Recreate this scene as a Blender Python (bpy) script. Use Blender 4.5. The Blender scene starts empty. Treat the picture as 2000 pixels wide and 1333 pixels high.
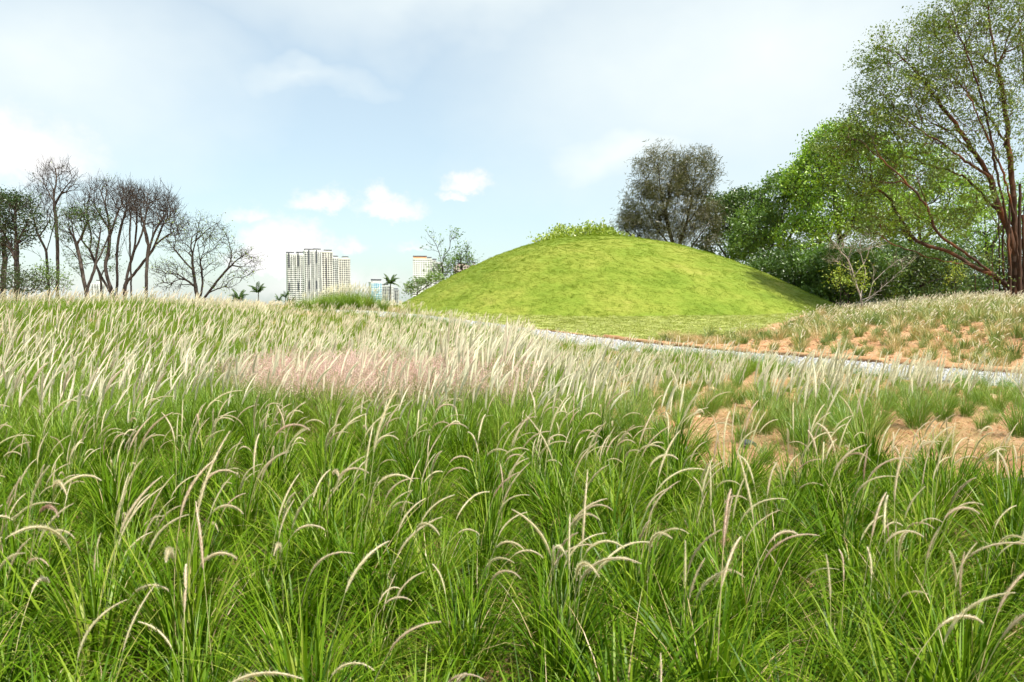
import bpy, math, random
import numpy as np
from mathutils import Vector, Matrix

R = math.radians
rng = np.random.default_rng(7)
random.seed(7)
scene = bpy.context.scene
COL = scene.collection

# ------------------------------------------------------------------ camera
FPX, CX, CY, HORIZON = 1556.0, 1000.0, 666.5, 596.0      # photograph pixels (2000 x 1333)
EYE = Vector((0.0, 0.0, 1.7))
PITCH = math.atan((CY - HORIZON) / FPX)
cam_data = bpy.data.cameras.new('camera')
cam = bpy.data.objects.new('camera', cam_data)
COL.objects.link(cam)
cam.location = EYE
cam.rotation_euler = (math.pi / 2 - PITCH, 0, 0)
cam_data.sensor_width = 36.0
cam_data.lens = 36.0 * FPX / 2000.0
cam_data.clip_start = 0.05
cam_data.clip_end = 20000
cam_data.dof.use_dof = True
cam_data.dof.focus_distance = 11.0
cam_data.dof.aperture_fstop = 9.0
scene.camera = cam

# ------------------------------------------------------------------ render / exposure
scene.view_settings.view_transform = 'Standard'
scene.view_settings.look = 'None'
scene.view_settings.exposure = 0.80
scene.view_settings.gamma = 1.0
scene.view_settings.use_curve_mapping = False
scene.cycles.use_denoising = True
scene.cycles.use_adaptive_sampling = True
scene.cycles.adaptive_threshold = 0.04
scene.cycles.debug_use_spatial_splits = True
scene.cycles.max_bounces = 4
scene.cycles.diffuse_bounces = 2
scene.cycles.glossy_bounces = 2
scene.cycles.transmission_bounces = 5
scene.cycles.transparent_max_bounces = 4
scene.cycles.caustics_reflective = False
scene.cycles.caustics_refractive = False

# ------------------------------------------------------------------ sun and sky
SUN_DIR = Vector((0.42, -0.46, 0.0)).normalized() * math.cos(R(60)) + Vector((0, 0, math.sin(R(60))))
sun_data = bpy.data.lights.new('sun', 'SUN')
sun_data.energy = 5.0
sun_data.angle = R(1.0)
sun_data.color = (1.0, 0.94, 0.84)
sun = bpy.data.objects.new('sun', sun_data)
COL.objects.link(sun)
sun.location = (0, 0, 50)
sun.rotation_euler = SUN_DIR.to_track_quat('Z', 'Y').to_euler()


def px_angles(u, v):
    xc, yc = (u - CX) / FPX, (CY - v) / FPX
    d = Vector((xc, math.cos(PITCH) + yc * math.sin(PITCH), -math.sin(PITCH) + yc * math.cos(PITCH)))
    d.normalize()
    return math.atan2(d.x, d.y), math.asin(d.z)


def build_world():
    w = bpy.data.worlds.new('World')
    scene.world = w
    w.use_nodes = True
    nt = w.node_tree
    N, L = nt.nodes, nt.links
    N.clear()

    def math_n(op, a=None, b=None, c=None, clamp=False):
        n = N.new('ShaderNodeMath')
        n.operation = op
        n.use_clamp = clamp
        for i, x in enumerate((a, b, c)):
            if x is None:
                continue
            if isinstance(x, (int, float)):
                n.inputs[i].default_value = x
            else:
                L.new(x, n.inputs[i])
        return n.outputs[0]

    out = N.new('ShaderNodeOutputWorld')
    bg = N.new('ShaderNodeBackground')
    bg.inputs['Strength'].default_value = 0.095
    sky = N.new('ShaderNodeTexSky')
    sky.sky_type = 'NISHITA'
    sky.sun_disc = False
    sky.sun_elevation = R(60)
    sky.sun_rotation = math.atan2(SUN_DIR.x, SUN_DIR.y)
    sky.air_density = 1.0
    sky.dust_density = 1.2
    sky.ozone_density = 1.0
    tc = N.new('ShaderNodeTexCoord')
    nrm = N.new('ShaderNodeVectorMath')
    nrm.operation = 'NORMALIZE'
    L.new(tc.outputs['Generated'], nrm.inputs[0])
    d = nrm.outputs[0]
    sep = N.new('ShaderNodeSeparateXYZ')
    L.new(d, sep.inputs[0])
    az0 = math_n('ARCTAN2', sep.outputs[0], sep.outputs[1])
    el0 = math_n('ARCSINE', sep.outputs[2])
    # the same run of clouds all the way round the sky, mirrored every 90 degrees so that it has no seam
    fold = R(90)
    az0 = math_n('SUBTRACT', math_n('PINGPONG', math_n('ADD', az0, fold / 2), fold), fold / 2)

    def noise(scale, detail, rough, stretch=(1, 1, 1), seed=0.0):
        mp = N.new('ShaderNodeMapping')
        mp.inputs['Scale'].default_value = stretch
        mp.inputs['Location'].default_value = (seed, seed * 0.7, seed * 1.3)
        L.new(d, mp.inputs[0])
        n = N.new('ShaderNodeTexNoise')
        n.inputs['Scale'].default_value = scale
        n.inputs['Detail'].default_value = detail
        n.inputs['Roughness'].default_value = rough
        L.new(mp.outputs[0], n.inputs['Vector'])
        return n

    def vec(op, a, b=None, c=None):
        n = N.new('ShaderNodeVectorMath')
        n.operation = op
        for i, x in enumerate((a, b, c)):
            if x is None:
                continue
            if isinstance(x, tuple):
                n.inputs[i].default_value = x
            else:
                L.new(x, n.inputs[i])
        return n.outputs['Value'] if op == 'LENGTH' else n.outputs['Vector']

    cb = N.new('ShaderNodeCombineXYZ')
    L.new(az0, cb.inputs[0])
    L.new(el0, cb.inputs[1])
    n1 = noise(5.0, 4.0, 0.55, (1, 1, 1.5), 3.1)
    n2 = noise(42.0, 4.0, 0.6, (1, 1, 1.2), 1.7)
    pos = vec('MULTIPLY_ADD', vec('SUBTRACT', n1.outputs['Color'], (.5, .5, 0)), (.30, .18, 0), cb.outputs[0])
    pos_c = vec('MULTIPLY_ADD', vec('SUBTRACT', n2.outputs['Color'], (.5, .5, 0)), (.060, .042, 0), cb.outputs[0])

    def cloud(u, v, ru, rv, soft, dens, crisp=True):
        a, e = px_angles(u, v)
        sx, sy = FPX / ru, FPX / rv
        q = vec('MULTIPLY_ADD', pos_c if crisp else pos, (sx, sy, 0.0), (-a * sx, -e * sy, 0.0))
        if crisp:                                        # flat-bottomed
            q = vec('MAXIMUM', q, vec('MULTIPLY', q, (1.0, -2.0, 0.0)))
        r = vec('LENGTH', q)
        return math_n('MULTIPLY', math_n('MULTIPLY_ADD', r, -1 / soft, 1 / soft, clamp=True), dens)

    crisp = [  # u, v, ru, rv, softness, density
        (632, 400, 72, 40, .85, 1.0), (662, 386, 38, 32, .9, .9),
        (762, 414, 84, 44, .85, 1.0), (735, 388, 42, 36, .85, .9),
        (915, 364, 62, 36, .85, .95), (886, 388, 38, 24, .85, .85),
        (495, 426, 66, 32, .8, .7), (560, 510, 120, 92, .45, 1.0),
        (682, 488, 38, 30, .8, .75), (800, 484, 64, 20, .9, .6), (640, 565, 260, 60, .9, .7),
        (40, 310, 170, 95, .8, .95), (-10, 270, 80, 70, .8, .9), (180, 585, 260, 70, 1.0, .6), (880, 560, 180, 46, 1.0, .55),
    ]
    softs = [
        (1500, 120, 700, 370, 1.0, .92), (60, 120, 430, 260, 1.0, .8), (900, 0, 620, 130, 1.0, .7),
        (1250, 290, 240, 90, .9, .9), (1550, 420, 500, 190, 1.0, .6), (60, 420, 300, 120, 1.0, .4),
        (540, 145, 190, 36, 1.0, .5), (1000, -560, 1500, 430, .9, .8),
    ]
    veil = None
    for args in softs:
        c = cloud(*args, crisp=False)
        veil = c if veil is None else math_n('MAXIMUM', veil, c)
    veil = math_n('MULTIPLY_ADD', veil, .62, VEIL, clamp=True)
    tint = N.new('ShaderNodeMix')
    tint.data_type = 'RGBA'
    tint.blend_type = 'MULTIPLY'
    tint.inputs['Factor'].default_value = 1.0
    L.new(sky.outputs[0], tint.inputs['A'])
    tint.inputs['B'].default_value = (.97, 1.13, 1.10, 1)
    mix1 = N.new('ShaderNodeMix')
    mix1.data_type = 'RGBA'
    L.new(veil, mix1.inputs['Factor'])
    L.new(tint.outputs['Result'], mix1.inputs['A'])
    mix1.inputs['B'].default_value = (5.9, 6.38, 6.34, 1)
    L.new(mix1.outputs['Result'], bg.inputs['Color'])
    total = None
    for args in crisp:
        c = cloud(*args)
        total = c if total is None else math_n('MAXIMUM', total, c)
    sm = N.new('ShaderNodeMapRange')
    sm.interpolation_type = 'SMOOTHSTEP'
    L.new(total, sm.inputs[0])
    mix2 = N.new('ShaderNodeMix')
    mix2.data_type = 'RGBA'
    L.new(sm.outputs[0], mix2.inputs['Factor'])
    L.new(mix1.outputs['Result'], mix2.inputs['A'])
    mix2.inputs['B'].default_value = (6.5, 6.45, 6.4, 1)
    bg2 = N.new('ShaderNodeBackground')                  # the low band of sky that holds the cumulus
    bg2.inputs['Strength'].default_value = bg.inputs['Strength'].default_value
    L.new(mix2.outputs['Result'], bg2.inputs['Color'])
    ms = N.new('ShaderNodeMixShader')
    L.new(math_n('LESS_THAN', el0, .25), ms.inputs[0])
    L.new(bg.outputs[0], ms.inputs[1])
    L.new(bg2.outputs[0], ms.inputs[2])
    L.new(ms.outputs[0], out.inputs[0])


VEIL = 0.43
build_world()
scene.world.cycles.sampling_method = 'NONE'      # the sky is nearly even: plain sampling is enough


# ------------------------------------------------------------------ helpers
def at(u, v, y):
    xc, yc = (u - CX) / FPX, (CY - v) / FPX
    d = np.array((xc, math.cos(PITCH) + yc * math.sin(PITCH), -math.sin(PITCH) + yc * math.cos(PITCH)))
    return np.array(EYE) + d * (y / d[1])


def smooth(a, b, x):
    t = np.clip((np.asarray(x, float) - a) / (b - a), 0, 1)
    return t * t * (3 - 2 * t)


def vnoise(x, y, seed=0):
    """value noise, -1..1"""
    xi, yi = np.floor(x).astype(np.int64), np.floor(y).astype(np.int64)
    fx, fy = x - xi, y - yi
    fx, fy = fx * fx * (3 - 2 * fx), fy * fy * (3 - 2 * fy)

    def h(i, j):
        n = (i * 374761393 + j * 668265263 + seed * 974711) & 0x7fffffff
        n = ((n ^ (n >> 13)) * 1274126177) & 0x7fffffff
        return ((n ^ (n >> 16)) & 0xffff) / 32767.5 - 1.0
    a, b, c, e = h(xi, yi), h(xi + 1, yi), h(xi, yi + 1), h(xi + 1, yi + 1)
    return (a * (1 - fx) + b * fx) * (1 - fy) + (c * (1 - fx) + e * fx) * fy


def fbm(x, y, seed=0, octaves=4):
    s, a = 0, 0.5
    for o in range(octaves):
        s = s + a * vnoise(x * 2 ** o, y * 2 ** o, seed + o)
        a *= 0.5
    return s


class MB:
    """collects vertices, faces, material indices and the two vertex floats 'tint' and 'along'"""

    def __init__(self):
        self.v, self.f, self.m, self.t, self.a, self.n = [], [], [], [], [], 0

    def add(self, v, f, mat=0, tint=0.5, along=0.0):
        v = np.asarray(v, np.float32).reshape(-1, 3)
        f = np.asarray(f, np.int32)
        k = len(v)
        self.v.append(v)
        self.f.append(f + self.n)
        self.m.append(np.full(len(f), mat, np.int32))
        self.t.append(np.broadcast_to(np.asarray(tint, np.float32), (k,)).copy())
        self.a.append(np.broadcast_to(np.asarray(along, np.float32), (k,)).copy())
        self.n += k

    def box(self, lo, hi, mat=0, rot=None, off=(0, 0, 0)):
        x0, y0, z0 = lo
        x1, y1, z1 = hi
        v = np.array([(x0, y0, z0), (x1, y0, z0), (x1, y1, z0), (x0, y1, z0), (x0, y0, z1), (x1, y0, z1), (x1, y1, z1), (x0, y1, z1)], float)
        if rot is not None:
            v = v @ np.array(rot).T
        v = v + np.array(off)
        self.add(v, [(0, 3, 2, 1), (4, 5, 6, 7), (0, 1, 5, 4), (1, 2, 6, 5), (2, 3, 7, 6), (3, 0, 4, 7)], mat)

    def mesh(self, name, mats, smooth_shade=False):
        me = bpy.data.meshes.new(name)
        if not self.v:
            return me
        v = np.concatenate(self.v)
        me.vertices.add(len(v))
        me.vertices.foreach_set('co', v.ravel())
        loops = np.concatenate([f.ravel() for f in self.f])
        sizes = np.concatenate([np.full(len(f), f.shape[1], np.int32) for f in self.f])
        starts = np.concatenate([[0], np.cumsum(sizes)[:-1]]).astype(np.int32)
        me.loops.add(len(loops))
        me.loops.foreach_set('vertex_index', loops.astype(np.int32))
        me.polygons.add(len(sizes))
        me.polygons.foreach_set('loop_start', starts)
        me.polygons.foreach_set('loop_total', sizes)
        me.polygons.foreach_set('material_index', np.concatenate(self.m))
        me.polygons.foreach_set('use_smooth', np.full(len(sizes), smooth_shade))
        for nm, arr in (('tint', self.t), ('along', self.a)):
            at_ = me.attributes.new(nm, 'FLOAT', 'POINT')
            at_.data.foreach_set('value', np.concatenate(arr))
        for m in (mats if isinstance(mats, (list, tuple)) else [mats]):
            me.materials.append(m)
        me.update(calc_edges=True)
        me.validate()
        return me


def tag(o, label=None, cat=None, group=None, kind=None):
    if label:
        o['label'] = label
    if cat:
        o['category'] = cat
    if group:
        o['group'] = group
    if kind:
        o['kind'] = kind
    return o


def obj(name, me, parent=None, loc=None, link=True):
    o = bpy.data.objects.new(name, me)
    if link:
        COL.objects.link(o)
    if parent is not None:
        o.parent = parent
    if loc is not None:
        o.location = loc
    return o


def empty(name, loc, rz=0.0, scale=1.0):
    o = obj(name, None, loc=loc)
    o.empty_display_size = 0.2
    o.rotation_euler = (0, 0, rz)
    o.scale = (scale, scale, scale)
    return o


# ------------------------------------------------------------------ materials
def new_mat(name):
    m = bpy.data.materials.new(name)
    m.use_nodes = True
    m.node_tree.nodes.clear()
    return m, m.node_tree.nodes, m.node_tree.links


def ramp(N, fac, stops, L):
    r = N.new('ShaderNodeValToRGB')
    while len(r.color_ramp.elements) < len(stops):
        r.color_ramp.elements.new(0.5)
    for e, (p, c) in zip(r.color_ramp.elements, stops):
        e.position = p
        e.color = (*c, 1)
    L.new(fac, r.inputs[0])
    return r.outputs[0]


def leaf_mat(name, stops, along=None, drift=None, transl=0.35, gloss=0.03, rough=0.4, obj_w=0.5, tcol=(1.15, 1.25, 0.6)):
    """thin leaf: diffuse + translucent + a little gloss; colour picked per blade ('tint') and per plant (object random)"""
    m, N, L = new_mat(name)
    out = N.new('ShaderNodeOutputMaterial')
    a = N.new('ShaderNodeAttribute')
    a.attribute_name = 'tint'
    oi = N.new('ShaderNodeObjectInfo')
    mx = N.new('ShaderNodeMix')
    mx.inputs['Factor'].default_value = obj_w
    L.new(a.outputs['Fac'], mx.inputs['A'])
    L.new(oi.outputs['Random'], mx.inputs['B'])
    fac = mx.outputs['Result']
    if drift:                                   # patches of drier and greener growth
        g = N.new('ShaderNodeNewGeometry')
        mpg = N.new('ShaderNodeMapping')
        mpg.inputs['Scale'].default_value = drift[:3]
        L.new(g.outputs['Position'], mpg.inputs[0])
        nz = N.new('ShaderNodeTexNoise')
        nz.inputs['Scale'].default_value = 1.0
        nz.inputs['Detail'].default_value = 5
        nz.inputs['Roughness'].default_value = .65
        L.new(mpg.outputs[0], nz.inputs['Vector'])
        st = N.new('ShaderNodeMapRange')
        st.inputs[1].default_value, st.inputs[2].default_value = .3, .7
        L.new(nz.outputs[0], st.inputs[0])
        md = N.new('ShaderNodeMix')
        md.inputs['Factor'].default_value = drift[3]
        L.new(fac, md.inputs['A'])
        L.new(st.outputs[0], md.inputs['B'])
        fac = md.outputs['Result']
    col = ramp(N, fac, stops, L)
    if along:
        al = N.new('ShaderNodeAttribute')
        al.attribute_name = 'along'
        mm = N.new('ShaderNodeMix')
        mm.data_type = 'RGBA'
        mr = N.new('ShaderNodeMapRange')
        mr.inputs[1].default_value, mr.inputs[2].default_value = along[0], along[1]
        mr.inputs[4].default_value = along[3]
        L.new(al.outputs['Fac'], mr.inputs[0])
        L.new(mr.outputs[0], mm.inputs['Factor'])
        L.new(col, mm.inputs['A'])
        mm.inputs['B'].default_value = (*along[2], 1)
        col = mm.outputs['Result']
    df = N.new('ShaderNodeBsdfDiffuse')
    tr = N.new('ShaderNodeBsdfTranslucent')
    gl = N.new('ShaderNodeBsdfGlossy')
    gl.inputs['Roughness'].default_value = rough
    gl.inputs['Color'].default_value = (1, 1, 1, 1)
    tm = N.new('ShaderNodeMix')
    tm.data_type = 'RGBA'
    tm.blend_type = 'MULTIPLY'
    tm.inputs['Factor'].default_value = 1
    L.new(col, tm.inputs['A'])
    tm.inputs['B'].default_value = (*tcol, 1)
    L.new(col, df.inputs[0])
    L.new(tm.outputs['Result'], tr.inputs[0])
    s1 = N.new('ShaderNodeMixShader')
    s1.inputs[0].default_value = transl
    L.new(df.outputs[0], s1.inputs[1])
    L.new(tr.outputs[0], s1.inputs[2])
    s2 = N.new('ShaderNodeMixShader')
    s2.inputs[0].default_value = gloss
    L.new(s1.outputs[0], s2.inputs[1])
    L.new(gl.outputs[0], s2.inputs[2])
    L.new(s2.outputs[0], out.inputs[0])
    return m


def rough_mat(name, stops, scale=1.0, detail=6, bump=0.3, bscale=None, rough=0.9, spec=0.2, stretch=(1, 1, 1), use_obj=False, bdist=0.05):
    """noise-coloured principled surface with fine relief"""
    m, N, L = new_mat(name)
    out = N.new('ShaderNodeOutputMaterial')
    b = N.new('ShaderNodeBsdfPrincipled')
    b.inputs['Roughness'].default_value = rough
    b.inputs['Specular IOR Level'].default_value = spec
    L.new(b.outputs[0], out.inputs[0])
    tc = N.new('ShaderNodeTexCoord')
    mp = N.new('ShaderNodeMapping')
    mp.inputs['Scale'].default_value = stretch
    L.new(tc.outputs['Object'], mp.inputs[0])
    n = N.new('ShaderNodeTexNoise')
    n.inputs['Scale'].default_value = scale
    n.inputs['Detail'].default_value = detail
    n.inputs['Roughness'].default_value = 0.6
    L.new(mp.outputs[0], n.inputs['Vector'])
    fac = n.outputs[0]
    if use_obj:
        oi = N.new('ShaderNodeObjectInfo')
        mx = N.new('ShaderNodeMix')
        mx.inputs['Factor'].default_value = 0.6
        L.new(fac, mx.inputs['A'])
        L.new(oi.outputs['Random'], mx.inputs['B'])
        fac = mx.outputs['Result']
    L.new(ramp(N, fac, stops, L), b.inputs['Base Color'])
    if bump:
        n2 = N.new('ShaderNodeTexNoise')
        n2.inputs['Scale'].default_value = bscale or scale * 5
        n2.inputs['Detail'].default_value = 8
        L.new(mp.outputs[0], n2.inputs['Vector'])
        bp = N.new('ShaderNodeBump')
        bp.inputs['Strength'].default_value = bump
        bp.inputs['Distance'].default_value = bdist
        L.new(n2.outputs[0], bp.inputs['Height'])
        L.new(bp.outputs[0], b.inputs['Normal'])
    return m


M = {}
M['blade'] = leaf_mat('green_blade', [(0.0, (0.016, 0.0471, 0.00106)), (.3, (0.0472, 0.114, 0.0022)), (.6, (0.0969, 0.184, 0.0044)), (.85, (0.179, 0.263, 0.0158)), (1.0, (0.302, 0.312, 0.0704))],
                      along=(.8, 1.0, (.40, .40, .10), .2), obj_w=.3, gloss=.010, transl=.22)
M['blade_fine'] = leaf_mat('fine_blade', [(0.0, (.075, .165, .012)), (.5, (.14, .25, .022)), (.8, (.23, .31, .05)), (1.0, (.42, .38, .16))], along=(.75, 1.0, (.36, .34, .15), .35), obj_w=.4)
M['blade_mead'] = leaf_mat('meadow_blade', [(0.0, (0.0803, 0.17, 0.00893)), (.5, (0.152, 0.268, 0.0179)), (.85, (0.242, 0.331, 0.0357)), (1.0, (0.402, 0.375, 0.143))], along=(.7, 1.0, (.40, .40, .16), .4), obj_w=.4, gloss=.02)
M['blade_lime'] = leaf_mat('lime_blade', [(0.0, (.10, .21, .02)), (.6, (.19, .28, .035)), (1.0, (.38, .34, .10))], obj_w=.5)
M['blade_dry'] = leaf_mat('dry_blade', [(0.0, (.26, .23, .09)), (.4, (.41, .32, .15)), (.7, (.50, .38, .20)), (1.0, (.58, .48, .30))], obj_w=.5, transl=.25)
M['tussock'] = leaf_mat('tussock_blade', [(0.0, (.05, .12, .022)), (.45, (.12, .20, .035)), (.7, (.26, .29, .08)), (1.0, (.50, .42, .20))], along=(.65, 1.0, (.48, .43, .22), .5), obj_w=.35, transl=.25)
M['head'] = leaf_mat('seed_head', [(0.0, (0.626, 0.607, 0.35)), (.45, (0.699, 0.644, 0.423)), (.72, (0.644, 0.552, 0.386)), (.9, (0.534, 0.396, 0.285)), (1.0, (0.386, 0.23, 0.175))],
                     along=(.3, 1.0, (.86, .76, .62), .5), transl=.4, gloss=.02, obj_w=.75, tcol=(1.05, 1.0, .85))
M['stalk'] = leaf_mat('stalk', [(0.0, (.20, .27, .08)), (.6, (.36, .36, .15)), (1.0, (.48, .36, .20))], transl=.1, obj_w=.5)
M['plume'] = leaf_mat('plume', [(0.0, (0.742, 0.721, 0.53)), (.5, (0.827, 0.795, 0.615)), (.8, (0.827, 0.742, 0.594)), (1.0, (0.742, 0.615, 0.498))], transl=.42, gloss=.0, obj_w=.35, tcol=(1.0, 1.0, .92))
M['pink'] = leaf_mat('pink_panicle', [(0.0, (.64, .38, .34)), (.5, (.72, .51, .45)), (1.0, (.75, .62, .55))], transl=.4, gloss=0, obj_w=.5, tcol=(1.05, .95, .9))
M['turf'] = leaf_mat('turf_blade', [(0.0, (0.124, 0.207, 0.0207)), (.4, (0.182, 0.256, 0.0331)), (.7, (0.256, 0.298, 0.0497)), (1.0, (0.365, 0.331, 0.0828))], transl=.25, gloss=.008, obj_w=.1, drift=(.16, .16, .5, .45))
M['turf_soil'] = rough_mat('turf_ground', [(.3, (0.113, 0.177, 0.0156)), (.45, (0.156, 0.212, 0.0227)), (.6, (0.212, 0.244, 0.0354)), (.75, (0.283, 0.269, 0.0637))], scale=.28, detail=9, bump=.9, bscale=5, stretch=(.7, .7, 1.6), bdist=.12)
M['lawn_soil'] = rough_mat('lawn_ground', [(.3, (.26, .30, .07)), (.55, (.32, .345, .095)), (.75, (.40, .38, .15))], scale=.35, bump=.4, bscale=9)
M['gravel_bed'] = rough_mat('gravel_bed', [(.3, (0.208, 0.208, 0.208)), (.5, (0.312, 0.312, 0.312)), (.7, (0.437, 0.426, 0.416))], scale=9, bump=.8, bscale=24)
M['gravel'] = rough_mat('gravel_stone', [(.0, (0.155, 0.165, 0.176)), (.4, (0.311, 0.321, 0.331)), (.7, (0.456, 0.456, 0.456)), (1.0, (0.622, 0.613, 0.583))], scale=6, bump=.2, use_obj=True, rough=.8)
M['clod'] = rough_mat('soil_clod', [(.1, (.36, .17, .08)), (.5, (.50, .28, .15)), (.9, (.64, .45, .30))], scale=5, bump=.4, bscale=30, use_obj=True, bdist=.02)
M['bark'] = rough_mat('grey_brown_bark', [(.3, (.028, .022, .018)), (.5, (.062, .05, .042)), (.7, (.13, .11, .095))], scale=2.5, bump=.6, bscale=14, stretch=(1, 1, .25))
M['bark_red'] = rough_mat('red_brown_bark', [(.3, (.03, .02, .015)), (.5, (.07, .042, .028)), (.66, (.17, .07, .032)), (.8, (.13, .095, .072))], scale=.8, bump=.6, bscale=8, stretch=(1, 1, .25))
M['bark_pale'] = rough_mat('bleached_bark', [(.3, (.30, .25, .20)), (.6, (.48, .42, .36)), (.8, (.60, .54, .47))], scale=3, bump=.4)
M['bark_dark'] = rough_mat('dark_bark', [(.3, (.022, .018, .015)), (.6, (.05, .041, .034)), (.8, (.10, .084, .07))], scale=2.5, bump=.6, bscale=14)
M['palm_bark'] = rough_mat('palm_bark', [(.3, (.16, .14, .12)), (.7, (.30, .27, .23))], scale=3, bump=.4, stretch=(1, 1, 4))
M['fabric'] = rough_mat('brown_fabric', [(.3, (.20, .105, .045)), (.5, (.34, .19, .09)), (.7, (.46, .29, .15))], scale=3, bump=.7, bscale=9, stretch=(.25, 1, 1), bdist=.08)
M['rock'] = rough_mat('dark_rock', [(.3, (.045, .05, .055)), (.55, (.10, .11, .115)), (.75, (.19, .19, .18))], scale=6, bump=.6)


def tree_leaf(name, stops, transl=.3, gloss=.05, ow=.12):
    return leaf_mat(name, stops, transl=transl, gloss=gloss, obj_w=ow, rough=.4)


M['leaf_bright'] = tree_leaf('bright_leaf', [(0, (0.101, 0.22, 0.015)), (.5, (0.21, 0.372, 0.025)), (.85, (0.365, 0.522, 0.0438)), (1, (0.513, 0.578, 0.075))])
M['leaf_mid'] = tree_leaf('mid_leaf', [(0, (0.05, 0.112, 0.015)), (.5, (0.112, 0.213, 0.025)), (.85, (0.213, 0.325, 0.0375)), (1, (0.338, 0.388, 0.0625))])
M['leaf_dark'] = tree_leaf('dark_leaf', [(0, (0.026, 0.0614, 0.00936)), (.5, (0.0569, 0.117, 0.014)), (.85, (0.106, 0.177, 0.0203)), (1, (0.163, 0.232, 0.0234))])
M['leaf_shaded'] = tree_leaf('shaded_dark_leaf', [(0, (.014, .036, .008)), (.5, (.034, .072, .013)), (.85, (.06, .11, .018)), (1, (.10, .14, .025))])  # dark_leaf darkened for the left-edge trees; their shade is put into the colour
M['leaf_olive'] = tree_leaf('olive_leaf', [(0, (0.06, 0.112, 0.0126)), (.5, (0.13, 0.202, 0.0198)), (.85, (0.22, 0.291, 0.027)), (1, (0.28, 0.246, 0.054))])
M['leaf_lime'] = tree_leaf('lime_leaf', [(0, (.17, .26, .02)), (.6, (.28, .37, .03)), (1, (.42, .42, .06))])
M['needle'] = tree_leaf('olive_needle', [(0, (.065, .075, .028)), (.5, (.115, .122, .046)), (.85, (.17, .155, .066)), (1, (.22, .17, .09))])


# ------------------------------------------------------------------ terrain
PATH = np.array([(34, -30), (26.5, -14), (19, 1), (11.2, 17.3), (5.8, 29), (1.2, 39), (-4.5, 49.5), (-11.5, 60), (-20, 70), (-34, 80), (-54, 88), (-80, 92)], float)


def catmull(P, n):
    P = np.asarray(P, float)
    Q = np.vstack([2 * P[0] - P[1], P, 2 * P[-1] - P[-2]])
    out = []
    for i in range(len(P) - 1):
        p0, p1, p2, p3 = Q[i:i + 4]
        t = np.linspace(0, 1, n, endpoint=False)[:, None]
        out.append(.5 * ((2 * p1) + (-p0 + p2) * t + (2 * p0 - 5 * p1 + 4 * p2 - p3) * t ** 2 + (-p0 + 3 * p1 - 3 * p2 + p3) * t ** 3))
    out.append(P[-1:])
    return np.vstack(out)


PATHS = catmull(PATH, 10)
PATH_HALF = 1.5


def path_dist(x, y):
    """signed distance to the path's centre line: positive on the far (mound) side"""
    x, y = np.atleast_1d(np.asarray(x, float)), np.atleast_1d(np.asarray(y, float))
    best = np.full(x.shape, 1e9)
    sgn = np.ones(x.shape)
    for a, b in zip(PATHS[:-1], PATHS[1:]):
        d = b - a
        L2 = d @ d
        t = np.clip(((x - a[0]) * d[0] + (y - a[1]) * d[1]) / L2, 0, 1)
        qx, qy = x - a[0] - t * d[0], y - a[1] - t * d[1]
        dd = np.hypot(qx, qy)
        s = np.where(d[0] * qy - d[1] * qx < 0, 1.0, -1.0)
        m = dd < best
        best[m] = dd[m]
        sgn[m] = s[m]
    return best * sgn


MC = np.array((7.6, 72.0))       # mound centre
MRL, MRR, MRF, MH = 18.6, 21.6, 18.5, 6.7


def ground_h(x, y):
    x, y = np.asarray(x, float), np.asarray(y, float)
    plateau = 1.25 * smooth(28, 68, y)
    left = 1.32 * smooth(3.0, 17.0, -x) * smooth(9, 33, y) * (1 - .75 * smooth(36, 60, y))
    s = path_dist(x.ravel(), y.ravel()).reshape(x.shape)
    right = smooth(.12, .42, x / np.maximum(np.abs(y) + 4, 6)) * smooth(-6, 8, y)
    bank = 1.42 * smooth(1.8, 20, s) * right * smooth(.5, 13, x - bank_edge(y))
    h = np.maximum(plateau, left) + bank * (1 - .45 * smooth(20, 70, y))
    h = h * (1 - .9 * smooth(110, 260, y))
    calm = smooth(1.4, 3.2, np.abs(s))
    h = h + calm * (.10 * fbm(x * .35, y * .35, 3) + .05 * fbm(x * 1.3, y * 1.3, 9) * (np.hypot(x, y) < 80))
    return h


def bank_edge(y):
    """x of the line where lawn and mound give way to the sandy bank"""
    y = np.asarray(y, float)
    return np.where(y > 40, 11.5 + .575 * (y - 40), 11.5 - 1.1 * (40 - y))


def mound_r(x, y):
    dx, dy = x - MC[0], y - MC[1]
    rx = np.where(dx < 0, MRL, MRR)
    return np.sqrt((dx / rx) ** 2 + (dy / MRF) ** 2)


def mound_h(x, y):
    r = np.clip(mound_r(x, y), 0, 1)
    rel = (1 - r * r) ** 1.22
    return MH * rel


def lawn_mask(x, y):
    s = path_dist(np.ravel(x), np.ravel(y)).reshape(np.shape(x))
    return (s > PATH_HALF + .15) & (x < bank_edge(y) + .5 * fbm(np.asarray(x) * .6, np.asarray(y) * .6, 91)) & (y < 80) & (s < 46) & (x > -24)


# ---- ground sheet
def axis(dense0, dense1, step, far):
    a = list(np.arange(dense0, dense1, step))
    s = step
    lo, hi = dense0, dense1
    left, right = [], []
    while lo > -far:
        s *= 1.28
        lo -= s
        left.append(lo)
    s = step
    while hi < far:
        right.append(hi)
        s *= 1.28
        hi += s
    return np.array(left[::-1] + a + right)


def grid_faces(nx, ny):
    i = np.arange(nx * ny).reshape(ny, nx)
    return np.stack([i[:-1, :-1], i[:-1, 1:], i[1:, 1:], i[1:, :-1]], -1).reshape(-1, 4)


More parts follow.
